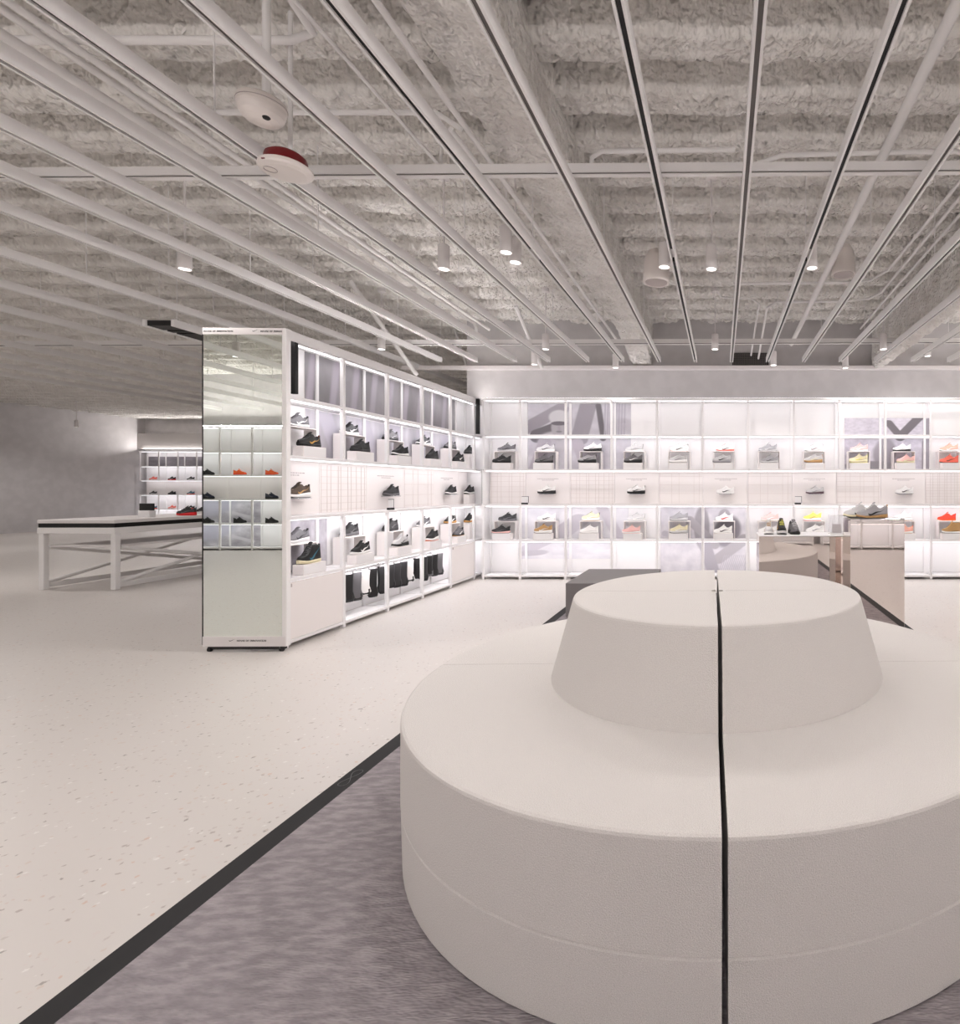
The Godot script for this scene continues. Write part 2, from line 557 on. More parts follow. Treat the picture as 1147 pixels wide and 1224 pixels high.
	pipe([Vector3(-3.52, EYE + 2.4, 3.4), Vector3(-3.52, EYE + 2.4, -8.3)], 0.022, "white conduit, right one of the pair above the left shelf")
	pipe([Vector3(-3.61, EYE + 2.4, 3.4), Vector3(-3.61, EYE + 2.4, -8.0), Vector3(-3.61, EYE + 2.36, -8.06), Vector3(-3.61, EYE + 2.2, -8.1)], 0.022, "white conduit, left one of the pair above the left shelf")
	pipe([Vector3(-3.66, EYE + 2.3, 3.4), Vector3(-3.66, EYE + 2.3, -8.6)], 0.034, "thick white pipe above the left shelf, lower than the conduit pair")
	pipe([Vector3(2.40, EYE + 2.5, -3.85), Vector3(1.95, EYE + 2.5, -4.25), Vector3(1.92, EYE + 2.5, -6.3), Vector3(1.8, EYE + 2.5, -6.6), Vector3(1.5, EYE + 2.5, -6.68), Vector3(0.15, EYE + 2.5, -6.72)], 0.016, "innermost of three bent conduits right of the fifth rail")
	pipe([Vector3(2.06, EYE + 2.5, 0.0), Vector3(2.05, EYE + 2.5, -7.0), Vector3(1.95, EYE + 2.5, -7.25), Vector3(1.6, EYE + 2.5, -7.35), Vector3(0.75, EYE + 2.5, -7.38), Vector3(0.62, EYE + 2.45, -7.45), Vector3(0.6, EYE + 2.1, -8.9)], 0.016, "middle of three bent conduits, dropping down near the dark grille")
	pipe([Vector3(2.19, EYE + 2.5, 0.0), Vector3(2.18, EYE + 2.5, -8.6)], 0.016, "outermost of three conduits, straight, beside the narrow beam")
	pipe([Vector3(0.18, EYE + 2.42, -4.15), Vector3(0.45, EYE + 2.5, -4.12), Vector3(1.75, EYE + 2.52, -4.1), Vector3(1.95, EYE + 2.45, -4.12), Vector3(2.4, EYE + 2.4, -4.15)], 0.018, "horizontal bent conduit above the front cross rail, on the right")
	pipe([Vector3(-1.0, EYE + 2.38, -4.2), Vector3(-0.98, EYE + 2.5, -4.15), Vector3(-0.9, EYE + 2.53, -4.12), Vector3(0.1, EYE + 2.53, -4.1)], 0.018, "short horizontal conduit just right of the sprayed beam")
	pipe([Vector3(-0.05, EYE + 2.55, -7.1), Vector3(0.0, EYE + 2.5, -7.2), Vector3(0.4, EYE + 2.5, -7.25), Vector3(0.5, EYE + 2.45, -7.3), Vector3(0.48, EYE + 2.15, -8.9)], 0.014, "curved conduit left of the dark grille dropping to the wall")
	pipe([Vector3(-3.5, EYE + 2.5, -3.65), Vector3(-1.9, EYE + 2.5, -3.65), Vector3(-1.75, EYE + 2.42, -3.7)], 0.018, "horizontal conduit behind the front cross rail, left of the beam")
	pipe([Vector3(-4.2, EYE + 2.45, -3.0), Vector3(-2.35, EYE + 2.45, -3.0), Vector3(-2.2, EYE + 2.45, -2.95), Vector3(-2.18, EYE + 2.5, -2.7)], 0.022, "white pipe with rounded elbow above the round ceiling camera")
	for e in [[Vector3(-4.75, 4.1, -7.0), Vector3(-4.45, 3.1, -8.0), "nearer"], [Vector3(-3.0, 4.1, -8.0), Vector3(-2.85, 3.35, -8.7), "farther"]]:
		var g := Geo.new().tube([e[0], e[1]], 0.03, 8)
		tag(put("brace", g, mats.rail_white), "slanted white brace rod at the ceiling above left shelf, %s one" % e[2], "brace", "brace rods")
	for e in [[Vector3(-4.55, 4.2, -9.3), Vector3(-4.35, 3.0, -9.8), "left one behind the left shelf"], [Vector3(-4.45, 4.2, -9.6), Vector3(-4.25, 3.0, -9.4), "right one behind the left shelf"]]:
		tag(put("brace", Geo.new().tube([e[0], e[1]], 0.02, 8), mats.rail_white), "thin slanted brace rod in the dark corner, %s" % e[2], "brace", "brace rods")
	# two bell-shaped speakers
	for e in [[Vector3(-0.60, 3.335, -5.05), "white bell-shaped pendant speaker behind the spotlight nearest the sprayed beam"], [Vector3(1.225, 3.58, -5.5), "white bell-shaped pendant speaker right of the sprinkler pipe"]]:
		var sp := thing("pendant_speaker", e[1], "speaker", e[0], 0.0, "pendant speakers")
		put("shell", Geo.new().lathe([Vector2(0, 0.32), Vector2(0.03, 0.315), Vector2(0.07, 0.29), Vector2(0.098, 0.24), Vector2(0.112, 0.17), Vector2(0.118, 0.08), Vector2(0.12, 0.01), Vector2(0.114, 0.0), Vector2(0.108, 0.008), Vector2(0, 0.008)], Vector3.ZERO, 32), mats.detector_white, sp)
		put("grille", Geo.new().lathe([Vector2(0, 0.012), Vector2(0.10, 0.012), Vector2(0.10, 0.004), Vector2(0, 0.002)], Vector3.ZERO, 32), mats.line_grey, sp)
		put("cable", Geo.new().tube([Vector3(0, 0.31, 0), Vector3(0, SLAB + 0.2 - e[0].y, 0)], 0.004, 6), mats.rail_white, sp)
	# long black slot in the far hall
	var sl := thing("slot_vent", "long black slot vent hung in the far hall, left of mirror", "vent", Vector3(-6.27, EYE + 1.80, -7.35))
	for sx in [-1.0, 1.0]:
		put("frame_bar", Geo.new().cham(Vector3(sx * 0.16 - 0.02, 0, -1.25), Vector3(sx * 0.16 + 0.02, 0.08, 1.25), 0.004), mats.rail_white, sl)
	for e in [[-1.23, -1.05], [-1.01, -0.94], [-0.90, 1.23]]:
		put("slot", Geo.new().box(Vector3(-0.14, 0.012, -e[1]), Vector3(0.14, 0.07, -e[0])), mats.slot_black, sl)
	for z in [-1.2, 0.0, 1.2]:
		put("hanger_rod", rod_mesh(), mats.rail_white, sl).position = Vector3(0.16, 0.08, z)
	# grille on the wall
	var o := thing("vent_grille", "dark rectangular vent grille high on the back wall", "vent", Vector3(0.475, 3.555, -9.0))
	put("frame", Geo.new().cham(Vector3(-0.30, -0.11, 0), Vector3(0.30, 0.11, 0.012), 0.004), mat("grille_dark", Color(0.22, 0.20, 0.20), 0.6), o)
	var g := Geo.new()
	for i in 19:
		g.box(Vector3(-0.285 + 0.03 * i, -0.095, 0.012), Vector3(-0.275 + 0.03 * i, 0.095, 0.024))
	for i in 7:
		g.box(Vector3(-0.29, -0.095 + 0.03 * i, 0.012), Vector3(0.29, -0.088 + 0.03 * i, 0.02))
	put("grid_bars", g, mat("grille_bar", Color(0.42, 0.40, 0.39), 0.6), o).set_meta("kind", "stuff")

func lamp_body(o: Node3D) -> void:
	put("shade", Geo.new().lathe([Vector2(0.0, 0.21), Vector2(0.040, 0.21), Vector2(0.047, 0.203), Vector2(0.047, 0.0), Vector2(0.043, 0.0), Vector2(0.040, 0.012), Vector2(0.0, 0.012)], Vector3.ZERO, 24).move(Transform3D(Basis.from_scale(Vector3(1, 1, 1)), Vector3.ZERO)), mats.white_paint, o)
	put("lens", Geo.new().lathe([Vector2(0.0, 0.010), Vector2(0.039, 0.010), Vector2(0.039, 0.003), Vector2(0.0, 0.003)], Vector3.ZERO, 24), mats.lamp_glow, o)

func lamp_light(o: Node3D, k := 1.0, cone := 80.0) -> void:
	var s := SpotLight3D.new()
	s.name = "lamp_light"
	s.position = Vector3(0, -0.006, 0)
	s.rotation.x = -PI / 2
	s.spot_angle = cone
	s.spot_angle_attenuation = 0.6
	s.spot_range = 30.0
	s.spot_attenuation = 2.0
	s.light_energy = LAMP_E * k
	s.light_color = LAMP_C
	s.light_size = 0.035
	s.shadow_enabled = true
	o.add_child(s, true)

func pendant(at: Vector3, label: String, group: String, k := 1.0) -> void:
	var o := thing("pendant_lamp", label, "lamp", at, 0.0, group)
	lamp_body(o)
	put("stem", Geo.new().tube([Vector3(0, 0.205, 0), Vector3(0, SLAB + 0.22 - at.y, 0)], 0.008, 8), mats.white_paint, o)
	put("canopy", Geo.new().lathe([Vector2(0, SLAB - at.y + 0.03), Vector2(0.05, SLAB - at.y + 0.03), Vector2(0.05, SLAB - at.y - 0.02), Vector2(0.01, SLAB - at.y - 0.03), Vector2(0, SLAB - at.y - 0.03)], Vector3.ZERO, 16), mats.white_paint, o)
	lamp_light(o, k)

func track_lamp(x: float, z: float, label: String, off := 0.07) -> void:
	var top := rail_y(z)
	var o := thing("spotlight", label, "lamp", Vector3(x + off, top - (0.10 if z < -8.0 else 0.01), z), 0.0, "track spotlights")
	lamp_body(o)
	if absf(off) > 0.15:
		put("stem", Geo.new().tube([Vector3(0, 0.205, 0), Vector3(0, SLAB + 0.16 - o.position.y, 0)], 0.008, 8), mats.white_paint, o)
	else:
		var a := -off + signf(off) * 0.024
		var h := 0.112 if z < -8.0 else 0.02
		put("bracket", Geo.new().cham(Vector3(minf(a, -signf(off) * 0.044), h, -0.02), Vector3(maxf(a, -signf(off) * 0.044), h + 0.024, 0.02), 0.004), mats.white_paint, o)
	if z < -8.0:
		lamp_light(o, 0.5, 50.0)
	else:
		lamp_light(o)

func pipe(path: Array, r: float, label: String) -> void:
	tag(put("pipe", Geo.new().tube(path, r, 10), mats.rail_white), label, "pipe")

func detector_camera() -> void:
	var o := thing("ceiling_camera", "round white dome camera with dark lens on a hung pole", "camera", Vector3(-2.38, EYE + 1.93, -2.84))
	o.scale = Vector3.ONE * 0.80
	put("housing", Geo.new().lathe([Vector2(0, 0.10), Vector2(0.115, 0.10), Vector2(0.13, 0.085), Vector2(0.132, 0.05), Vector2(0.128, 0.045), Vector2(0.125, 0.02), Vector2(0.115, -0.01), Vector2(0.09, -0.035), Vector2(0.05, -0.05), Vector2(0, -0.055)].map(func(p): return Vector2(p.x, p.y)), Vector3.ZERO, 40), mats.detector_white, o)
	put("seam_ring", Geo.new().lathe([Vector2(0.128, 0.062), Vector2(0.1335, 0.062), Vector2(0.1335, 0.057), Vector2(0.128, 0.057)], Vector3.ZERO, 40), mats.line_grey, o)
	var lens := put("lens", Geo.new().lathe([Vector2(0, 0.01), Vector2(0.024, 0.008), Vector2(0.024, -0.004), Vector2(0.015, -0.012), Vector2(0, -0.014)], Vector3.ZERO, 20), mats.near_black, o)
	lens.position = Vector3(0.055, -0.036, 0.035)
	put("pole", Geo.new().tube([Vector3(0.03, 0.09, 0), Vector3(0.03, 0.98, 0)], 0.024, 10), mats.rail_white, o)

func detector_alarm() -> void:
	var o := thing("smoke_alarm", "round white ceiling alarm disc with dark red base", "alarm", Vector3(-2.43, EYE + 1.76, -3.06))
	o.scale = Vector3.ONE * 0.80
	put("disc", Geo.new().lathe([Vector2(0, 0.05), Vector2(0.13, 0.05), Vector2(0.155, 0.035), Vector2(0.16, 0.015), Vector2(0.15, 0.0), Vector2(0.12, -0.010), Vector2(0, -0.014)], Vector3.ZERO, 40), mats.detector_white, o)
	put("button_ring", Geo.new().lathe([Vector2(0.036, -0.010), Vector2(0.039, -0.010), Vector2(0.039, -0.016), Vector2(0.036, -0.016), Vector2(0.036, -0.010)], Vector3(-0.06, 0, 0.06), 24), mats.line_grey, o)
	put("red_mark", Geo.new().box(Vector3(-0.045, 0.006, 0.148), Vector3(-0.02, 0.012, 0.156)), mats.alarm_red, o)
	var g := Geo.new()
	var rows := []
	for e in [[0.045, 0.13], [0.105, 0.12], [0.13, 0.09]]:
		var row := PackedVector3Array()
		for k in 24:
			row.push_back(Vector3(cos(TAU * k / 24.0) * e[1], e[0], sin(TAU * k / 24.0) * e[1]))
		rows.append(row)
	put("red_base", g.grid(rows), mats.alarm_red, o).set_meta("label", "dark red base above the white disc")
	put("pole", Geo.new().tube([Vector3(0.03, 0.10, 0), Vector3(0.03, 1.12, 0)], 0.015, 10), mats.rail_white, o)

# ---------------------------------------------------------------- the round sofa in four quarters
func sector(prof: Array, gx: float, gz: float, seg := 28) -> Geo:
	# solid quarter from a closed profile (radius, height): kept gx off the x = 0 plane and gz off the z = 0 plane
	var rows := []
	for k in seg + 1:
		var row := PackedVector3Array()
		for q in prof:
			var a0 := asin(minf(gz / q.x, 0.7))
			var a1 := acos(minf(gx / q.x, 0.7))
			var a := lerpf(a0, a1, k / float(seg))
			row.push_back(Vector3(cos(a) * q.x, q.y, sin(a) * q.x))
		rows.append(row)
	var g := Geo.new()
	# flat normals along the profile, smooth round the arc
	var m := prof.size()
	for j in m:
		var b := (j + 1) % m
		for k in seg:
			var p00: Vector3 = rows[k][j]
			var p01: Vector3 = rows[k][b]
			var p10: Vector3 = rows[k + 1][j]
			var p11: Vector3 = rows[k + 1][b]
			var d: Vector2 = prof[b] - prof[j]
			var pn := Vector2(d.y, -d.x).normalized()
			var c0 := Vector3(p00.x, 0, p00.z).normalized()
			var c1 := Vector3(p10.x, 0, p10.z).normalized()
			var n0 := c0 * pn.x + Vector3.UP * pn.y
			var n1 := c1 * pn.x + Vector3.UP * pn.y
			if (p01 - p00).cross(p10 - p00).dot(n0 + n1) > 0.0:
				g.tri(p00, p01, p11, n0, n0, n1)
				g.tri(p00, p11, p10, n0, n1, n1)
			else:
				g.tri(p00, p11, p01, n0, n1, n0)
				g.tri(p00, p10, p11, n0, n1, n1)
	for e in [0, seg]:
		var mid := Vector3.ZERO
		for q in rows[e]:
			mid += q
		mid /= m
		var inside: Vector3 = rows[seg / 2][0]
		for j in m:
			g.away(mid, rows[e][j], rows[e][(j + 1) % m], inside)
	return g

func build_sofa() -> void:
	var c := Vector3(-0.021, 0.012, -2.77)
	var seat := [Vector2(0.03, 0.242), Vector2(1.377, 0.242), Vector2(1.382, 0.247), Vector2(1.382, 0.542), Vector2(1.379, 0.550), Vector2(1.371, 0.554), Vector2(0.03, 0.554)]
	var back := [Vector2(0.03, 0.5545), Vector2(0.802, 0.5545), Vector2(0.705, 0.906), Vector2(0.701, 0.914), Vector2(0.692, 0.918), Vector2(0.03, 0.918)]
	var base := [Vector2(0.03, 0.0), Vector2(1.36, 0.0), Vector2(1.376, 0.01), Vector2(1.381, 0.236), Vector2(1.376, 0.241), Vector2(0.03, 0.241)]
	var names := ["near right", "near left", "far left", "far right"]
	for q in 4:
		var o := thing("sofa_section", "%s quarter of the round pale felt sofa with sloped centre backrest" % names[q], "sofa", c, deg_to_rad(-90.0 * q + 1.25), "quarters of the round sofa")
		# turning a quarter by 90 degrees swaps which of its planes faces which gap
		var gx := 0.008 if q % 2 == 0 else 0.0015
		var gz := 0.0015 if q % 2 == 0 else 0.008
		put("plinth", sector(base, gx, gz), mats.felt, o)
		put("seat", sector(seat, gx, gz, 40), mats.felt, o)
		put("backrest", sector(back, gx, gz), mats.felt, o)

# ---------------------------------------------------------------- rug and dark box
func build_floor_pieces() -> void:
	var o := thing("carpet", "grey mottled carpet with black border strip under the round sofa", "carpet", Vector3(0, 0, 0))
	put("pile", Geo.new().box(Vector3(-1.79, 0.0, -7.4), Vector3(1.85, 0.012, 1.6)), mats.carpet_pile, o)
	for e in [[Vector3(-1.89, 0, -7.5), Vector3(-1.79, 0.010, 1.7)], [Vector3(1.85, 0, -7.5), Vector3(1.95, 0.010, 1.7)], [Vector3(-1.79, 0, -7.5), Vector3(1.85, 0.010, -7.4)], [Vector3(-1.79, 0, 1.6), Vector3(1.85, 0.010, 1.7)]]:
		put("border_strip", Geo.new().cham(e[0], e[1], 0.003), mats.carpet_edge, o)
	# small looped emblem printed on the strip
	var g := Geo.new()
	var pts := []
	for k in 33:
		var a := TAU * k / 32.0
		pts.append(Vector3(-1.84 + 0.022 * sin(2.0 * a), 0.0105, -2.72 + 0.075 * cos(a)))
	g.tube(pts, 0.0016, 5)
	put("emblem", g, mat("emblem_grey", Color(0.36, 0.36, 0.36), 0.6), o)
	var b := thing("bench", "low dark grey square box bench on carpet behind the sofa", "bench", Vector3(-1.245, 0.012, -6.535))
	put("body", Geo.new().cham(Vector3(-0.465, 0.02, -0.525), Vector3(0.465, 0.392, 0.525), 0.006), mats.box_grey, b)
	put("base", Geo.new().box(Vector3(-0.45, 0.0, -0.51), Vector3(0.45, 0.02, 0.51)), mats.near_black, b)

# ---------------------------------------------------------------- shoes
var shoe_parts := {}

func along(t: float, tab: Array) -> float:
	for i in tab.size() - 1:
		if t <= tab[i + 1][0]:
			var k: float = (t - tab[i][0]) / (tab[i + 1][0] - tab[i][0])
			k = k * k * (3.0 - 2.0 * k) * 0.5 + k * 0.5
			return lerpf(tab[i][1], tab[i + 1][1], k)
	return tab[-1][1]

const SHOE_W := [[0.0, 0.010], [0.03, 0.024], [0.10, 0.037], [0.25, 0.047], [0.36, 0.048], [0.5, 0.041], [0.65, 0.036], [0.80, 0.037], [0.92, 0.032], [0.975, 0.021], [1.0, 0.010]]

func shoe_kind(kind: int) -> Dictionary:
	if shoe_parts.has(kind):
		return shoe_parts[kind]
	var ln := 0.29
	var sole_t: Array = [[[0.0, 0.022], [0.3, 0.023], [0.6, 0.028], [0.85, 0.036], [1.0, 0.036]], [[0.0, 0.030], [0.3, 0.036], [0.6, 0.046], [0.85, 0.054], [1.0, 0.052]], [[0.0, 0.030], [0.5, 0.030], [1.0, 0.034]]][kind]
	var top: Array = [
		[[0.0, 0.035], [0.05, 0.050], [0.15, 0.060], [0.28, 0.072], [0.42, 0.096], [0.54, 0.122], [0.60, 0.118], [0.70, 0.090], [0.80, 0.086], [0.92, 0.108], [0.97, 0.112], [1.0, 0.095]],
		[[0.0, 0.045], [0.05, 0.060], [0.15, 0.072], [0.28, 0.084], [0.42, 0.108], [0.54, 0.134], [0.60, 0.130], [0.70, 0.104], [0.80, 0.100], [0.92, 0.122], [0.97, 0.124], [1.0, 0.105]],
		[[0.0, 0.042], [0.05, 0.058], [0.15, 0.068], [0.28, 0.082], [0.40, 0.115], [0.52, 0.160], [0.60, 0.178], [0.72, 0.172], [0.85, 0.168], [0.95, 0.172], [1.0, 0.150]]][kind]
	var spring := func(t: float) -> float:
		return 0.014 * pow(maxf(0.0, 1.0 - t / 0.28), 2.0) + 0.006 * pow(maxf(0.0, (t - 0.9) / 0.1), 2.0)
	var ts := [0.0, 0.012, 0.03, 0.06, 0.10, 0.16, 0.22, 0.28, 0.34, 0.40, 0.46, 0.51, 0.55, 0.59, 0.64, 0.70, 0.76, 0.82, 0.88, 0.93, 0.96, 0.985, 1.0]
	var d := {}
	for which in ["outsole", "midsole"]:
		var rows := []
		for t in ts:
			var w := along(t, SHOE_W) * (1.03 if which == "outsole" else 1.06)
			var b: float = spring.call(t)
			var y0: float = b + (0.0 if which == "outsole" else 0.006)
			var y1: float = b + 0.0062 if which == "outsole" else b + along(t, sole_t)
			var row := PackedVector3Array()
			for q in [[-0.95, 0.0], [0.0, 0.0], [0.95, 0.0], [1.0, 0.25], [0.985, 0.6], [0.93, 1.0], [0.0, 1.0], [-0.93, 1.0], [-0.985, 0.6], [-1.0, 0.25]]:
				row.push_back(Vector3((t - 0.5) * ln, lerpf(y0, y1, q[1]), q[0] * w))
			rows.append(row)
		d[which] = Geo.new().grid(rows).mesh()
	# upper: one closed skin, arched over the toes and hollow behind the tongue
	var surf := func(t: float, v: float, s: float, off: float) -> Vector3:
		var b: float = spring.call(t)
		var y0: float = b + along(t, sole_t) - 0.004
		var h: float = b * 0.5 + along(t, top)
		var w := along(t, SHOE_W) * 0.97
		var neck := lerpf(1.0, 0.62 if kind != 2 else 0.70, smoothstep(0.0, 1.0, v))
		return Vector3((t - 0.5) * ln, lerpf(y0, h, v), s * (w * neck + off))
	var rows2 := []
	for i in ts.size():
		var t: float = clampf(ts[i], 0.008, 0.992)
		var open := smoothstep(0.53, 0.60, t) * (1.0 - smoothstep(0.95, 0.985, t))
		var h: float = spring.call(t) * 0.5 + along(t, top)
		var y0: float = spring.call(t) + along(t, sole_t) - 0.004
		var row := PackedVector3Array()
		for v in [0.0, 0.25, 0.5, 0.75, 0.92, 1.0]:
			row.push_back(surf.call(t, v, -1.0, 0.0))
		var rim: Vector3 = surf.call(t, 1.0, 1.0, 0.0)
		for s in [-0.72, -0.55, -0.2, 0.2, 0.55, 0.72]:
			var a := absf(s)
			var dip: float = (h - y0 - 0.012) * open * (1.0 if a < 0.6 else 0.15)
			row.push_back(Vector3(rim.x, h - dip + 0.007 * (1.0 - a * a) * (1.0 - open), s * rim.z))
		for v in [1.0, 0.92, 0.75, 0.5, 0.25, 0.0]:
			row.push_back(surf.call(t, v, 1.0, 0.0))
		rows2.append(row)
	d["upper"] = Geo.new().grid(rows2).mesh()
	# tongue
	var tr := []
	var peak := 0.016 if kind != 2 else 0.02
	for k in 6:
		var t := lerpf(0.40, 0.585, k / 5.0)
		var y: float = along(minf(t, 0.54 if kind < 2 else 0.6), top) + 0.004 + peak * pow(k / 5.0, 1.6)
		var w := lerpf(0.014, 0.021, k / 5.0)
		var row := PackedVector3Array()
		for q in [[-1.0, -0.003], [-0.5, 0.003], [0.5, 0.003], [1.0, -0.003], [0.5, -0.007], [-0.5, -0.007]]:
			row.push_back(Vector3((t - 0.5) * ln, y + q[1], q[0] * w))
		tr.append(row)
	d["tongue"] = Geo.new().grid(tr).mesh()
	# laces, crossing the throat
	var lg := Geo.new()
	var nl := 5 if kind != 2 else 6
	for k in nl:
		var t := lerpf(0.29, 0.50, k / float(nl - 1))
		var y: float = along(t, top) + 0.0075
		var pts := []
		for q in [-1.0, -0.5, 0.0, 0.5, 1.0]:
			pts.append(Vector3((t - 0.5) * ln + (0.004 if k % 2 else -0.004) * q, y + 0.004 * (1.0 - q * q) - 0.003 * absf(q), q * 0.021))
		lg.tube(pts, 0.0028, 5)
	d["laces"] = lg.mesh()
	# heel pull tab
	var hy := along(0.97, top)
	d["heel_tab"] = Geo.new().cham(Vector3(0.47 * ln, hy - 0.03, -0.009), Vector3(0.505 * ln, hy + 0.010, 0.009), 0.003).mesh()
	# curved swoosh on both flanks: hook at the front, long tail sweeping up to the heel
	var wg := Geo.new()
	for s in [-1.0, 1.0]:
		var up := []
		var dn := []
		for k in 13:
			var u := k / 12.0
			var a := Vector2(0.34, 0.50).bezier_interpolate(Vector2(0.335, 0.12), Vector2(0.50, 0.18), Vector2(0.88, 0.80), u)
			var b := Vector2(0.34, 0.50).bezier_interpolate(Vector2(0.28, -0.22), Vector2(0.50, 0.00), Vector2(0.88, 0.80), u)
			up.append(surf.call(a.x, clampf(a.y, 0.02, 0.95), s, 0.0022))
			dn.append(surf.call(b.x, clampf(b.y, 0.02, 0.95), s, 0.0022))
		for k in 12:
			var back_z := Vector3(0, 0, -s * 0.004)
			if s > 0:
				wg.quad(dn[k], dn[k + 1], up[k + 1], up[k])
			else:
				wg.quad(dn[k + 1], dn[k], up[k], up[k + 1])
			wg.quad(dn[k] + back_z, dn[k + 1] + back_z, dn[k + 1], dn[k])
			wg.quad(up[k + 1] + back_z, up[k] + back_z, up[k], up[k + 1])
	d["side_mark"] = wg.mesh()
	shoe_parts[kind] = d
	return d

const SHADES := {
	"black": Color(0.055, 0.05, 0.05), "charcoal": Color(0.16, 0.155, 0.16), "grey": Color(0.40, 0.39, 0.40), "silver": Color(0.62, 0.61, 0.62), "pale grey": Color(0.78, 0.77, 0.77), "white": Color(0.93, 0.92, 0.91),
	"cream": Color(0.88, 0.84, 0.70), "tan": Color(0.72, 0.56, 0.36), "gold": Color(0.78, 0.60, 0.28), "brown": Color(0.30, 0.24, 0.19), "bronze": Color(0.45, 0.27, 0.20), "red": Color(0.85, 0.10, 0.12), "orange": Color(0.93, 0.38, 0.12),
	"coral": Color(0.95, 0.45, 0.38), "pink": Color(0.93, 0.74, 0.72), "peach": Color(0.95, 0.70, 0.62), "yellow": Color(0.90, 0.88, 0.42), "teal": Color(0.16, 0.38, 0.45), "gum": Color(0.75, 0.55, 0.30), "mauve": Color(0.40, 0.31, 0.34), "navy": Color(0.14, 0.16, 0.24), "tomato": Color(0.92, 0.25, 0.14), "olive": Color(0.34, 0.30, 0.20),
}

func shade(c: String) -> Material:
	return mat("shoe_" + c.replace(" ", "_"), SHADES[c], 0.6)

# spec: [kind, upper, midsole, outsole, side mark, laces, heel]
func shoe(spec: Array, xf: Transform3D, label: String, group: String) -> Node3D:
	var d := shoe_kind(spec[0])
	var o := thing("shoe", label, "shoe", Vector3.ZERO, 0.0, group)
	o.transform = xf
	for p in [["outsole", 3], ["midsole", 2], ["upper", 1], ["tongue", 1], ["laces", 5], ["heel_tab", 6], ["side_mark", 4]]:
		put(p[0], d[p[0]], shade(spec[p[1]]), o)
	return o

func look(spec: Array) -> String:
	var s := "%s%s shoe" % [spec[1], ["", " chunky", " high-top"][spec[0]]]
	if spec[2] != spec[1]:
		s += " with %s sole" % spec[2]
	return s

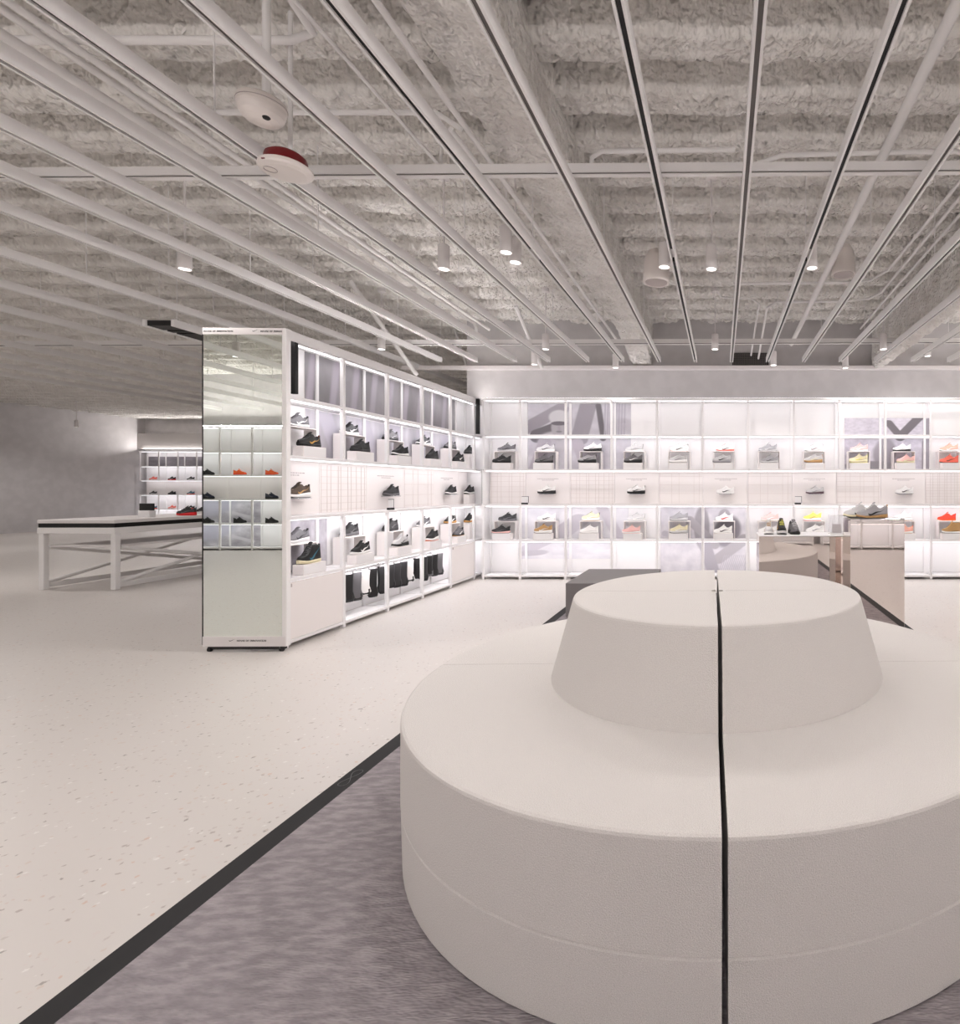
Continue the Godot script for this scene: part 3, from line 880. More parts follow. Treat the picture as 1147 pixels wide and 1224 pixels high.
# ---------------------------------------------------------------- shelving
func unit(called: String, label: String, at: Vector3, turn: float, xs: Array, opts: Dictionary) -> Node3D:
	var o := thing(called, label, "shelving", at, turn)
	var x0: float = xs[0]
	var x1: float = xs[-1]
	var top: float = ROWS[5]
	var wht: Material = mats.shelf_white
	var pw := 0.019
	for x in xs:
		for e in [[0.0, ROWS[2]], [ROWS[3], top]]:
			put("post", Geo.new().cham(Vector3(x - pw, e[0], -0.038), Vector3(x + pw, e[1], 0.0), 0.004), wht, o)
		put("rear_post", Geo.new().box(Vector3(x - pw, 0.0, -DEEP), Vector3(x + pw, top, -DEEP + 0.03)), wht, o)
		put("end_rail", Geo.new().box(Vector3(x - pw, top - 0.034, -DEEP + 0.03), Vector3(x + pw, top - 0.002, -0.038)), wht, o)
	put("top_rail", Geo.new().cham(Vector3(x0 - pw, top - opts.get("fascia", 0.035), 0.0), Vector3(x1 + pw, top + 0.004, 0.022), 0.004), wht, o)
	put("rear_rail", Geo.new().box(Vector3(x0 - pw, top - 0.035, -DEEP), Vector3(x1 + pw, top, -DEEP + 0.028)), wht, o)
	var boards := Geo.new()
	for i in xs.size() - 1:
		var a: float = xs[i] + pw
		var b: float = xs[i + 1] - pw
		for r in 5:
			put("shelf", Geo.new().cham(Vector3(a, ROWS[r] - 0.030, -DEEP + 0.03), Vector3(b, ROWS[r], -0.002), 0.003), wht, o)
			if r == 2:
				continue
			put("back_panel", Geo.new().box(Vector3(a, ROWS[r], -DEEP + 0.003), Vector3(b, ROWS[r + 1] - 0.03, -DEEP + 0.012)), wht, o)
	# the third row has flush panels at its back, in turn ruled with a fine grid and captioned
	var pat: Array = opts.get("pattern", [])
	for i in xs.size() - 1:
		var a: float = xs[i] + 0.002
		var b: float = xs[i + 1] - 0.002
		var lo: float = ROWS[2]
		var hi: float = ROWS[3] - 0.03
		var pn := put("display_panel", Geo.new().cham(Vector3(a, lo, -DEEP + 0.032), Vector3(b, hi, -DEEP + 0.05), 0.003), mats.panel_white, o)
		var kind: int = pat[i] if i < pat.size() else 0
		var zf := -DEEP + 0.05
		if kind > 0 and kind < 5:
			var g := Geo.new()
			var nx: int = [0, 6, 9, 4, 12][kind]
			var ny: int = [0, 5, 6, 3, 9][kind]
			for k in nx + 1:
				var x := lerpf(a + 0.02, b - 0.02, (k + 0.25 * sin(k * 2.7)) / nx)
				g.box(Vector3(x - 0.002, lo + 0.005, zf), Vector3(x + 0.002, hi - 0.03, zf + 0.003))
			for k in ny + 1:
				var y := lerpf(lo + 0.03, hi - 0.08, k / float(ny))
				g.box(Vector3(a + 0.01, y - 0.002, zf), Vector3(b - 0.01, y + 0.002, zf + 0.003))
			put("grid_lines", g, mats.grid_beige, pn).set_meta("kind", "stuff")
		elif kind == 0:
			var g := Geo.new()
			var c := (a + b) / 2.0
			var rng := RandomNumberGenerator.new()
			rng.seed = 100 + i
			for row in 2:
				var half := [0.17, 0.09][row] as float
				var x := c - half
				while x < c + half:
					var w := rng.randf_range(0.012, 0.03)
					g.box(Vector3(x, hi - 0.125 - 0.022 * row, zf), Vector3(x + w, hi - 0.115 - 0.022 * row, zf + 0.001))
					x += w + 0.010
			put("caption", g, mats.caption_grey, pn)
			put("shoe_bracket", Geo.new().cham(Vector3(c - 0.10, lo + 0.155, zf), Vector3(c + 0.10, lo + 0.165, zf + 0.13), 0.003), mats.acrylic, pn)
	for e in opts.get("ends", []):
		var xe: float = x0 - pw - 0.006 if e == 0 else x1 + pw + 0.006
		put("end_board", Geo.new().box(Vector3(xe - 0.006, 0.02, -DEEP), Vector3(xe + 0.006, top, -0.04)), wht, o)
	# a strip light under the front edge of every level
	var lights: Array = opts.get("lit", [1, 2, 3, 4, 5])
	for r in lights:
		var y: float = ROWS[r] - (opts.get("fascia", 0.035) if r == 5 else 0.034)
		put("led_strip", Geo.new().box(Vector3(x0 + 0.03, y - 0.006, -0.075), Vector3(x1 - 0.03, y + 0.004, -0.045)), mats.led_glow, o)
		var l := AreaLight3D.new()
		l.name = "led_light"
		l.area_size = Vector2(x1 - x0 - 0.08, 0.028)
		l.position = Vector3((x0 + x1) / 2.0, y - 0.010, -0.06)
		l.rotation.x = -PI / 2 + 0.5
		l.light_energy = STRIP_E * (x1 - x0) * opts.get("power", 1.0) * [0.0, 1.15, 1.15, 0.62, 1.15, 0.55][r]
		l.light_color = STRIP_C
		l.area_range = 30.0
		l.shadow_enabled = true
		o.add_child(l, true)
	# cove light lying on top of the frame, shining up at the ceiling
	put("cove_strip", Geo.new().box(Vector3(x0 + 0.05, top + 0.002, -0.05), Vector3(x1 - 0.05, top + 0.010, -0.01)), mats.led_glow, o)
	var u := AreaLight3D.new()
	u.name = "cove_light"
	u.area_size = Vector2(x1 - x0 - 0.12, 0.035)
	u.position = Vector3((x0 + x1) / 2.0, top + 0.014, -0.03)
	u.rotation.x = PI / 2 + 0.55
	u.light_energy = COVE_E * (x1 - x0) * opts.get("cove", 1.0)
	u.light_color = LAMP_C
	u.area_range = 30.0
	u.shadow_enabled = true
	o.add_child(u, true)
	return o

func riser(u: Node3D, x: float, y: float, where: String, group: String) -> void:
	# white three-sided stand for the upper shoe, and a low block before it
	var o := thing("shoe_riser", "white bridge-shaped shoe stand, %s" % where, "stand", Vector3.ZERO, 0.0, group + " stands")
	o.transform = u.transform * Transform3D(Basis(), Vector3(x, y, -0.20))
	put("top_board", Geo.new().cham(Vector3(-0.175, 0.278, -0.065), Vector3(0.175, 0.29, 0.065), 0.003), mats.panel_white, o)
	for s in [-1.0, 1.0]:
		put("side_board", Geo.new().cham(Vector3(s * 0.169 - 0.006, 0.0, -0.065), Vector3(s * 0.169 + 0.006, 0.278, 0.065), 0.002), mats.panel_white, o)
	var b := thing("display_block", "low white display block, %s" % where, "block", Vector3.ZERO, 0.0, group + " blocks")
	b.transform = u.transform * Transform3D(Basis(), Vector3(x - 0.01, y, -0.075))
	put("body", Geo.new().cham(Vector3(-0.15, 0.0, -0.05), Vector3(0.15, 0.10, 0.055), 0.004), mats.panel_white, b)
	put("face_panel", Geo.new().box(Vector3(-0.142, 0.006, 0.055), Vector3(0.142, 0.094, 0.0555)), mats.shelf_white, b)

func poster(u: Node3D, lo: Vector2, hi: Vector2, img: Image, label: String) -> void:
	var o := thing("poster", label, "poster", Vector3.ZERO, 0.0, "grey photo prints behind the shoes")
	o.transform = u.transform * Transform3D(Basis(), Vector3((lo.x + hi.x) / 2.0, lo.y, -DEEP + 0.0125))
	var w := (hi.x - lo.x) / 2.0
	var h := hi.y - lo.y
	put("backing", Geo.new().box(Vector3(-w, 0.0, 0.0), Vector3(w, h, 0.004)), mats.panel_white, o)
	var m := StandardMaterial3D.new()
	m.resource_name = "print"
	m.albedo_texture = ImageTexture.create_from_image(img)
	m.roughness = 0.6
	var g := Geo.new()
	g.quad_uv(Vector3(-w, 0, 0.0045), Vector3(w, 0, 0.0045), Vector3(w, h, 0.0045), Vector3(-w, h, 0.0045))
	put("print", g, m, o)

func soft(im: Image, c: Vector2, r: Vector2, ang: float, col: Color, edge := 0.15, a := 1.0) -> void:
	var big := maxf(r.x, r.y) * (1.0 + edge)
	for y in range(maxi(0, int(c.y - big)), mini(im.get_height(), int(c.y + big) + 1)):
		for x in range(maxi(0, int(c.x - big)), mini(im.get_width(), int(c.x + big) + 1)):
			var d := (Vector2(x, y) - c).rotated(-ang)
			var q := Vector2(d.x / r.x, d.y / r.y).length()
			var k := (1.0 - smoothstep(1.0 - edge, 1.0 + edge, q)) * a
			if k > 0.0:
				im.set_pixel(x, y, im.get_pixel(x, y).lerp(col, k))

func stripe(im: Image, a: Vector2, b: Vector2, w: float, col: Color, edge := 2.0) -> void:
	for y in range(maxi(0, int(minf(a.y, b.y) - w - edge)), mini(im.get_height(), int(maxf(a.y, b.y) + w + edge) + 1)):
		for x in range(maxi(0, int(minf(a.x, b.x) - w - edge)), mini(im.get_width(), int(maxf(a.x, b.x) + w + edge) + 1)):
			var p := Vector2(x, y)
			var d := p.distance_to(Geometry2D.get_closest_point_to_segment(p, a, b))
			var k := 1.0 - smoothstep(w - edge, w + edge, d)
			if k > 0.0:
				im.set_pixel(x, y, im.get_pixel(x, y).lerp(col, k))

func grain(w: int, h: int, c0: Color, c1: Color, seed_n: int, sx := 1.0, sy := 1.0) -> Image:
	var f := FastNoiseLite.new()
	f.seed = seed_n
	f.frequency = 0.02
	f.fractal_octaves = 4
	var im := Image.create(w, h, false, Image.FORMAT_RGB8)
	for y in h:
		for x in w:
			im.set_pixel(x, y, c0.lerp(c1, clampf(0.5 + 0.8 * f.get_noise_2d(x * sx, y * sy), 0.0, 1.0)))
	return im

const LG := Color(0.80, 0.785, 0.81)
const MG := Color(0.60, 0.58, 0.605)
const DG := Color(0.42, 0.40, 0.42)

func where_in(i: int, count_from: String, row: String) -> String:
	return "%s bay from %s, %s" % [NTH[i], count_from, row]

func build_shelves() -> void:
	# ---- long back shelf
	var xs := []
	for px in [577.0, 621.0, 675.6, 730.5, 785.0, 839.5, 894.0, 948.7, 1003.4, 1058.0, 1112.7, 1167.5, 1222.0, 1276.5]:
		xs.append((px - 862.0) / 75.65)
	var back := unit("shelving_unit", "long white back shelf with lit bays, facing the viewer", Vector3(0, 0, BACK), 0.0, xs, {"pattern": [1, 0, 2, 0, 3, 0, 3, 0, 1, 0, 4, 0, 1], "ends": [0], "cove": 0.15, "power": 0.85})
	var blk := thing("end_panel", "narrow black upright strip where back and left shelves meet", "panel", Vector3(-3.845, 2.30, BACK - 0.01))
	put("strip", Geo.new().cham(Vector3(-0.035, 0, -0.02), Vector3(0.02, 0.56, 0.02), 0.003), mats.near_black, blk)
	# [upper shoe, lower shoe] for row two and row four
	var w := "white"
	var r2 := [
		[[0, "grey", "pale grey", "grey", "charcoal", "charcoal", "charcoal"], [0, "charcoal", "black", "black", "grey", "black", "black"]],
		[[0, "pale grey", w, "pale grey", "charcoal", "grey", "grey"], [0, "grey", "charcoal", "black", "black", "charcoal", "charcoal"]],
		[[1, w, "black", "black", "silver", w, "pale grey"], [1, "silver", "black", "black", "charcoal", "charcoal", "charcoal"]],
		[[0, "pale grey", w, w, "silver", "silver", "silver"], [1, "grey", "black", "black", w, "charcoal", "black"]],
		[[0, w, w, "pink", "black", w, "charcoal"], [1, "pale grey", w, "silver", "silver", w, "pale grey"]],
		[[0, w, "coral", w, "black", "red", w], [1, "pale grey", "silver", "grey", "black", "charcoal", "silver"]],
		[[0, "silver", "pale grey", "grey", "pale grey", "grey", "grey"], [0, "silver", "pale grey", "grey", "grey", "grey", "grey"]],
		[[0, w, w, "grey", "mauve", "grey", "grey"], [1, "pale grey", "tan", "mauve", "cream", w, "tan"]],
		[[0, "pink", w, w, w, w, w], [1, "cream", "cream", "yellow", "yellow", "silver", "yellow"]],
		[[0, w, "charcoal", "charcoal", "pale grey", w, w], [0, "pink", "cream", "cream", "cream", "pink", "peach"]],
		[[0, "peach", w, "charcoal", w, "pink", "peach"], [0, "coral", "coral", "black", "bronze", "coral", "coral"]]]
	var r4 := [
		[[0, "charcoal", "grey", "black", "grey", "charcoal", "charcoal"], [0, "charcoal", "pink", "grey", "grey", "charcoal", "charcoal"]],
		[[0, w, w, w, "black", w, w], [1, "tan", w, "mauve", w, "gold", "tan"]],
		[[1, "cream", w, "tan", w, "black", "charcoal"], [0, w, w, "pale grey", w, w, w]],
		[[0, "pale grey", w, "silver", w, "silver", "pale grey"], [0, "pink", w, "pink", "pink", w, "pink"]],
		[[1, "silver", "pale grey", "grey", "silver", "grey", "silver"], [1, "cream", "pale grey", "grey", w, "cream", "cream"]],
		[[0, w, w, w, "red", w, w], [0, w, w, w, "black", w, w]],
		[[0, "pink", w, "tan", w, "pink", w], [0, w, w, "pale grey", w, w, w]],
		[[1, "yellow", w, "coral", "tan", w, "yellow"], [1, w, w, "pale grey", "silver", w, w]],
		[[0, w, w, "pale grey", w, w, w], [0, "pale grey", w, w, w, w, w]],
		[[1, w, w, "gum", w, w, w], [0, "peach", w, "tan", "pink", "peach", "coral"]],
		[[0, "tomato", "orange", w, "tomato", "orange", "tomato"], [2, "tan", w, "brown", "tan", "tan", "tan"]]]
	for rr in [[r2, 3, "upper shoe row", "upper row"], [r4, 1, "lower shoe row", "lower row"]]:
		for i in 11:
			var c: float = (xs[i] + xs[i + 1]) / 2.0 - (0.0 if i < 3 else 0.02)
			var place := where_in(i, "the corner", rr[2] + " of back shelf")
			riser(back, c, ROWS[rr[1]], place, "back shelf")
			var jig: float = 0.02 * sin(i * 2.3 + rr[1])
			shoe(rr[0][i][0], back.transform * Transform3D(Basis(Vector3.UP, 0.04 * sin(i * 1.7)), Vector3(c + jig, ROWS[rr[1]] + 0.2905, -0.20)), "%s on stand, %s, %s bay right of corner" % [look(rr[0][i][0]), rr[3], NTH[i]], "shoes on the back shelf")
			shoe(rr[0][i][1], back.transform * Transform3D(Basis(Vector3.UP, 0.05 * sin(i * 2.9 + 1.0)), Vector3(c - 0.02 - jig, ROWS[rr[1]] + 0.1005, -0.072)), "%s on block, %s, %s bay right of corner" % [look(rr[0][i][1]), rr[3], NTH[i]], "shoes on the back shelf")
	var r3 := {1: [1, w, "charcoal", "black", "charcoal", w, w], 3: [1, w, "black", "black", "charcoal", "charcoal", "charcoal"], 5: [0, w, w, "pale grey", "charcoal", w, w], 7: [0, "pale grey", "mauve", "mauve", "silver", "grey", w], 9: [0, w, w, "silver", "charcoal", w, w]}
	for i in r3:
		var c: float = (xs[i] + xs[i + 1]) / 2.0
		shoe(r3[i], back.transform * Transform3D(Basis(), Vector3(c, ROWS[2] + 0.1655, -0.195)), "%s on captioned panel, %s bay right of corner" % [look(r3[i]), NTH[i]], "shoes on back wall panels")
	# grey photo prints on the back panels
	var im := grain(220, 190, LG, Color(0.72, 0.70, 0.73), 1)
	stripe(im, Vector2(-10, 80), Vector2(70, 20), 16, MG)
	stripe(im, Vector2(20, 95), Vector2(60, 75), 16, DG)
	soft(im, Vector2(66, 112), Vector2(46, 28), 0.0, Color(0.72, 0.70, 0.72))
	soft(im, Vector2(66, 74), Vector2(17, 30), 0.0, Color(0.66, 0.64, 0.66))
	soft(im, Vector2(66, 44), Vector2(22, 21), 0.0, Color(0.79, 0.78, 0.79))
	soft(im, Vector2(66, 62), Vector2(17, 6), 0.0, DG)
	soft(im, Vector2(66, 86), Vector2(6, 3), 0.0, DG, 0.5, 0.6)
	soft(im, Vector2(66, 76), Vector2(3, 8), 0.0, MG, 0.5, 0.6)
	stripe(im, Vector2(130, 0), Vector2(110, 100), 18, MG)
	stripe(im, Vector2(150, 10), Vector2(160, 100), 6, DG)
	for k in 8:
		stripe(im, Vector2(165 + 6 * k, 0), Vector2(163 + 6 * k, 95), 1.5, Color(0.68, 0.66, 0.70), 1.0)
	stripe(im, Vector2(35, 110), Vector2(15, 190), 14, Color(0.68, 0.65, 0.68))
	stripe(im, Vector2(105, 110), Vector2(125, 190), 12, Color(0.70, 0.67, 0.70))
	var im_low := im.get_region(Rect2i(0, 100, 220, 90))
	var im_up := im.get_region(Rect2i(0, 5, 220, 95))
	poster(back, Vector2(xs[1] + 0.025, ROWS[4] + 0.002), Vector2(xs[3] + 0.26, ROWS[5] - 0.04), im_up, "grey photo print of person in cap, top row of back shelf")
	poster(back, Vector2(xs[1] + 0.025, ROWS[3] + 0.002), Vector2(xs[3] + 0.26, ROWS[4] - 0.04), im_low, "lower part of the capped person print, behind upper shoe row")
	im = grain(220, 190, Color(0.90, 0.885, 0.90), LG, 2)
	soft(im, Vector2(165, 26), Vector2(15, 19), 0.0, Color(0.70, 0.68, 0.70))
	soft(im, Vector2(172, 72), Vector2(34, 46), 0.3, MG)
	soft(im, Vector2(106, 60), Vector2(20, 60), 0.0, Color(0.64, 0.62, 0.64))
	stripe(im, Vector2(140, 110), Vector2(75, 40), 12, Color(0.70, 0.68, 0.70))
	stripe(im, Vector2(150, 150), Vector2(215, 95), 15, Color(0.72, 0.70, 0.72))
	stripe(im, Vector2(112, 100), Vector2(135, 185), 16, Color(0.70, 0.68, 0.71))
	stripe(im, Vector2(60, 92), Vector2(10, 78), 8, Color(0.76, 0.74, 0.77))
	for k in 14:
		stripe(im, Vector2(150 + 5 * k, 190), Vector2(165 + 5 * k, 140), 1.0, Color(0.76, 0.74, 0.77), 1.0)
	poster(back, Vector2(xs[4] + 0.025, ROWS[1] + 0.002), Vector2(xs[6] - 0.03, ROWS[2] - 0.04), im.get_region(Rect2i(0, 0, 220, 92)), "grey photo print of seated person, lower shoe row of back shelf")
	poster(back, Vector2(xs[4] + 0.025, ROWS[0] + 0.002), Vector2(xs[6] - 0.03, ROWS[1] - 0.04), im.get_region(Rect2i(0, 98, 220, 92)), "legs part of the seated person print, bottom row of back shelf")
	im = grain(200, 190, Color(0.92, 0.91, 0.925), Color(0.84, 0.83, 0.855), 4)
	stripe(im, Vector2(110, 40), Vector2(10, 150), 18, Color(0.78, 0.76, 0.79))
	soft(im, Vector2(30, 160), Vector2(34, 14), -0.2, Color(0.74, 0.72, 0.75))
	stripe(im, Vector2(150, 0), Vector2(185, 95), 10, Color(0.80, 0.78, 0.81))
	poster(back, Vector2(xs[0] + 0.45, ROWS[1] + 0.002), Vector2(xs[3] + 0.22, ROWS[2] - 0.04), im.get_region(Rect2i(0, 0, 200, 92)), "very pale print behind lower shoe row near the corner")
	poster(back, Vector2(xs[0] + 0.45, ROWS[0] + 0.22), Vector2(xs[2] + 0.68, ROWS[1] - 0.04), im.get_region(Rect2i(0, 98, 200, 92)), "very pale print in the empty bottom row near the corner")
	im = grain(200, 190, Color(0.74, 0.72, 0.76), Color(0.82, 0.80, 0.84), 6, 3.0, 3.0)
	stripe(im, Vector2(100, 20), Vector2(128, 92), 10, DG)
	stripe(im, Vector2(172, -5), Vector2(128, 92), 12, DG)
	stripe(im, Vector2(195, 10), Vector2(190, 95), 9, MG)
	soft(im, Vector2(92, 140), Vector2(26, 44), 0.1, MG)
	stripe(im, Vector2(190, 110), Vector2(190, 190), 12, MG)
	soft(im, Vector2(60, 178), Vector2(60, 14), 0.0, Color(0.56, 0.54, 0.56))
	poster(back, Vector2(xs[8] + 0.14, ROWS[4] + 0.002), Vector2(xs[10] + 0.11, ROWS[4] + 0.30), im.get_region(Rect2i(0, 0, 200, 92)), "grey print with dark V shape, top row on the right")
	poster(back, Vector2(xs[8] + 0.14, ROWS[3] + 0.002), Vector2(xs[10] + 0.11, ROWS[4] - 0.04), im.get_region(Rect2i(0, 98, 200, 92)), "grey print behind the yellow and pink shoes on the right")
	# little sign cards on the ledges
	card(back.transform * Transform3D(Basis(), Vector3((626.0 - 862.0) / 75.65, ROWS[2], -0.03)), "small white sign card on black foot, back shelf ledge near corner")
	card(back.transform * Transform3D(Basis(), Vector3((953.5 - 862.0) / 75.65, ROWS[2], -0.03)), "small white sign card on black foot, back shelf ledge behind tables")

	# ---- left shelf, facing right
	var ls := []
	for i in 6:
		ls.append(0.749 * i)
	ls.append(4.045)
	var left := unit("shelving_unit", "white left shelf with lit bays, running from mirror to corner", Vector3(LEFT, 0, -4.925), PI / 2, ls, {"fascia": 0.085, "pattern": [0, 2, 0, 3, 0, 5], "ends": [1], "cove": 1.6, "power": 1.35})
	var b2 := thing("end_panel", "narrow black upright strip at the left shelf beside mirror", "panel", left.transform * Vector3(0.10, 2.31, -0.02))
	b2.rotation.y = PI / 2
	put("strip", Geo.new().cham(Vector3(-0.02, 0, -0.02), Vector3(0.018, 0.48, 0.03), 0.003), mats.near_black, b2)
	var l2 := [
		[[0, "grey", w, "black", w, "grey", "charcoal"], [0, "black", "black", "black", "gold", "black", "bronze"]],
		[[0, "charcoal", w, w, w, "black", "black"], [0, "black", "charcoal", "charcoal", "black", "black", "black"]],
		[[0, "grey", "charcoal", "charcoal", "silver", "charcoal", "grey"], [0, "black", w, "black", "charcoal", "black", "black"]],
		[[0, "charcoal", w, "black", w, "charcoal", "black"], [0, "black", "charcoal", "black", "black", "black", "charcoal"]],
		[[0, "grey", "charcoal", "black", "charcoal", "black", "black"], [0, "black", "charcoal", "black", w, "black", "black"]]]
	var l4 := [
		[[1, "grey", "pale grey", w, "charcoal", "grey", "charcoal"], [2, "black", "cream", "cream", "teal", "grey", "black"]],
		[[1, "charcoal", "grey", w, "grey", "charcoal", "black"], [0, "black", w, w, w, "black", "black"]],
		[[1, "charcoal", "charcoal", "grey", "grey", "charcoal", "charcoal"], [1, "pale grey", "black", w, "grey", "pale grey", "charcoal"]],
		[[0, "grey", w, w, w, "charcoal", "grey"], [1, "black", w, "orange", "charcoal", "black", "black"]],
		[[0, "black", "gum", "gum", w, "black", w], [0, "grey", "charcoal", "gum", w, "grey", "black"]]]
	for rr in [[l2, 3, "upper shoe row", "upper row"], [l4, 1, "lower shoe row", "lower row"]]:
		for i in 5:
			var c: float = 0.749 * (i + 0.5)
			riser(left, c, ROWS[rr[1]], where_in(i, "mirror", rr[2] + " of left shelf"), "left shelf")
			shoe(rr[0][i][0], left.transform * Transform3D(Basis(Vector3.UP, 0.05 * sin(i * 1.3)), Vector3(c - 0.01, ROWS[rr[1]] + 0.2905, -0.20)), "%s on stand, %s, %s bay from mirror" % [look(rr[0][i][0]), rr[3], NTH[i]], "shoes on the left shelf")
			shoe(rr[0][i][1], left.transform * Transform3D(Basis(Vector3.UP, 0.06 * sin(i * 2.1 + 1.0)), Vector3(c - 0.02, ROWS[rr[1]] + 0.1005, -0.072)), "%s on block, %s, %s bay from mirror" % [look(rr[0][i][1]), rr[3], NTH[i]], "shoes on the left shelf")
	var l3 := {0: [1, "brown", w, "black", "tan", "charcoal", "black"], 2: [0, "charcoal", "grey", "black", "black", "black", "charcoal"], 4: [0, "charcoal", w, "black", "black", "black", "charcoal"]}
	for i in l3:
		shoe(l3[i], left.transform * Transform3D(Basis(), Vector3(0.749 * (i + 0.5), ROWS[2] + 0.1655, -0.195)), "%s on captioned panel, %s bay from mirror" % [look(l3[i]), NTH[i]], "shoes on left shelf panels")
	for e in [[ROWS[1] + 0.002, [0, "black", "gum", "gum", w, "black", "black"], "lower"], [ROWS[2] + 0.1655, [0, "charcoal", w, "black", "black", "black", "black"], "middle"], [ROWS[3] + 0.25, [0, "black", "charcoal", "black", "grey", "black", "black"], "upper"]]:
		shoe(e[1], left.transform * Transform3D(Basis(), Vector3(3.92, e[0] + (0.27 if e[2] == "lower" else 0.0), -0.17)), "%s in the narrow corner bay of left shelf, %s row" % [look(e[1]), e[2]], "shoes on the left shelf")
	for e in [[ROWS[1], 0.27, "lower"], [ROWS[2], 0.165, "middle"], [ROWS[3], 0.25, "upper"]]:
		var pb := thing("display_block", "narrow white block in the corner bay of left shelf, %s row" % e[2], "block", Vector3.ZERO, 0.0, "corner blocks")
		pb.transform = left.transform * Transform3D(Basis(), Vector3(3.92, e[0], -0.17))
		put("body", Geo.new().cham(Vector3(-0.10, 0.0, -0.05), Vector3(0.10, e[1], 0.05), 0.004), mats.panel_white, pb)
	im = grain(260, 60, Color(0.62, 0.605, 0.615), Color(0.48, 0.465, 0.475), 8, 1.0, 0.4)
	for k in 9:
		stripe(im, Vector2(28 * k + 10, 0), Vector2(28 * k + 4, 60), 4, Color(0.66, 0.63, 0.67))
	poster(left, Vector2(0.749 + 0.04 - 0.2, ROWS[4] + 0.002), Vector2(3.70, ROWS[5] - 0.04), im, "dark grey photo print along the left shelf's top row")
	im = grain(260, 60, LG, MG, 12, 1.5, 0.3)
	for k in 5:
		stripe(im, Vector2(52 * k + 20, -5), Vector2(52 * k + 44, 65), 9, Color(0.72, 0.70, 0.74))
	poster(left, Vector2(0.60, ROWS[3] + 0.002), Vector2(3.70, ROWS[4] - 0.04), im, "lilac grey print behind the left shelf's upper shoe row")
	im = grain(120, 80, MG, LG, 14, 2.0, 1.0)
	poster(left, Vector2(0.03, ROWS[1] + 0.002), Vector2(0.90, ROWS[2] - 0.04), im, "blurred grey print behind the high-top shoe on left shelf")
	card(left.transform * Transform3D(Basis(), Vector3(1.62, ROWS[2], -0.05)), "small white sign card on black foot, left shelf ledge")
	# lower left: doors in the outer bays, socks on rails in the three between
	for i in [0, 4]:
		var d := put("door", Geo.new().cham(Vector3(0.749 * i + 0.022, 0.072, -0.022), Vector3(0.749 * (i + 1) - 0.022, ROWS[1] - 0.034, -0.002), 0.003), mats.panel_white, left)
		put("push_catch", Geo.new().cham(Vector3(0.749 * i + 0.03, ROWS[1] - 0.075, -0.002), Vector3(0.749 * i + 0.05, ROWS[1] - 0.045, 0.006), 0.002), mats.line_grey, d)
	for i in [1, 2, 3]:
		put("hanging_rail", Geo.new().tube([Vector3(0.749 * i + 0.02, 0.56, -0.13), Vector3(0.749 * (i + 1) - 0.02, 0.56, -0.13)], 0.006, 8), mats.chrome, left)
		for k in 5:
			sock(left, 0.749 * i + 0.10 + 0.137 * k, i * 6 + k, "%s in the %s sock bay from the mirror" % [NTH[k], ["", "first", "second", "third"][i]])

func card(xf: Transform3D, label: String) -> void:
	var o := thing("sign_card", label, "sign", Vector3.ZERO, 0.0, "sign cards on the ledges")
	o.transform = xf
	put("foot", Geo.new().cham(Vector3(-0.05, 0.0, -0.018), Vector3(0.05, 0.026, 0.018), 0.003), mats.near_black, o)
	put("card", Geo.new().box(Vector3(-0.042, 0.026, -0.002), Vector3(0.06, 0.125, 0.002)), mats.shelf_white, o)
	var g := Geo.new()
	g.box(Vector3(-0.045, 0.122, -0.003), Vector3(0.063, 0.128, 0.003))
	g.box(Vector3(0.057, 0.026, -0.003), Vector3(0.063, 0.122, 0.003))
	put("frame", g, mats.ink, o)

func sock(u: Node3D, x: float, k: int, which: String) -> void:
	var tone: Array = [["black", "charcoal"], ["black", "grey"], ["charcoal", "black"], ["black", "black"], ["white", "black"], ["grey", "charcoal"]][(k * 5 + k / 6) % 6]
	if k / 6 == 2 and k % 6 < 4:
		tone = ["charcoal", "black"]
	var o := thing("sock_pair", "hanging %s sock pair with %s foot, %s" % [tone[0], tone[1], which], "socks", Vector3.ZERO, 0.0, "sock pairs hung under the left shelf")
	o.transform = u.transform * Transform3D(Basis(Vector3.UP, -0.5 + 0.1 * sin(k * 1.9)), Vector3(x, 0.56, -0.13))
	var ln := 0.30 + 0.03 * sin(k * 2.7)
	# leg: flat rounded loft; foot: folded forward below it
	for s in [[-0.012, "sock"], [0.012, "sock"]]:
		var rows := []
		for i in 9:
			var q := i / 8.0
			var row := PackedVector3Array()
			var wd := 0.056 - 0.008 * sin(q * PI) if q < 0.7 else 0.052 + 0.012 * sin((q - 0.7) / 0.3 * PI)
			if i == 8:
				wd = 0.024
			for j in 10:
				var a := TAU * j / 10.0
				row.push_back(Vector3(cos(a) * wd + (0.02 * maxf(0.0, q - 0.65)), -0.045 - ln * q, s[0] + sin(a) * (0.010 if i < 8 else 0.004)))
			rows.append(row)
		put("leg", Geo.new().grid(rows), shade(tone[0]), o)
	put("foot", Geo.new().cham(Vector3(-0.04, -0.045 - ln, -0.02), Vector3(0.062, -0.045 - ln * 0.72, 0.02), 0.012), shade(tone[1]), o)
	put("header_card", Geo.new().cham(Vector3(-0.035, -0.07, -0.018), Vector3(0.035, -0.028, 0.018), 0.003), mat("sock_card", Color(0.75, 0.73, 0.73), 0.6), o)
	put("hook", Geo.new().tube([Vector3(0, -0.03, 0), Vector3(0, -0.008, 0), Vector3(0.006, 0.006, 0), Vector3(0, 0.010, 0), Vector3(-0.006, 0.006, 0)], 0.002, 5), mats.chrome, o)

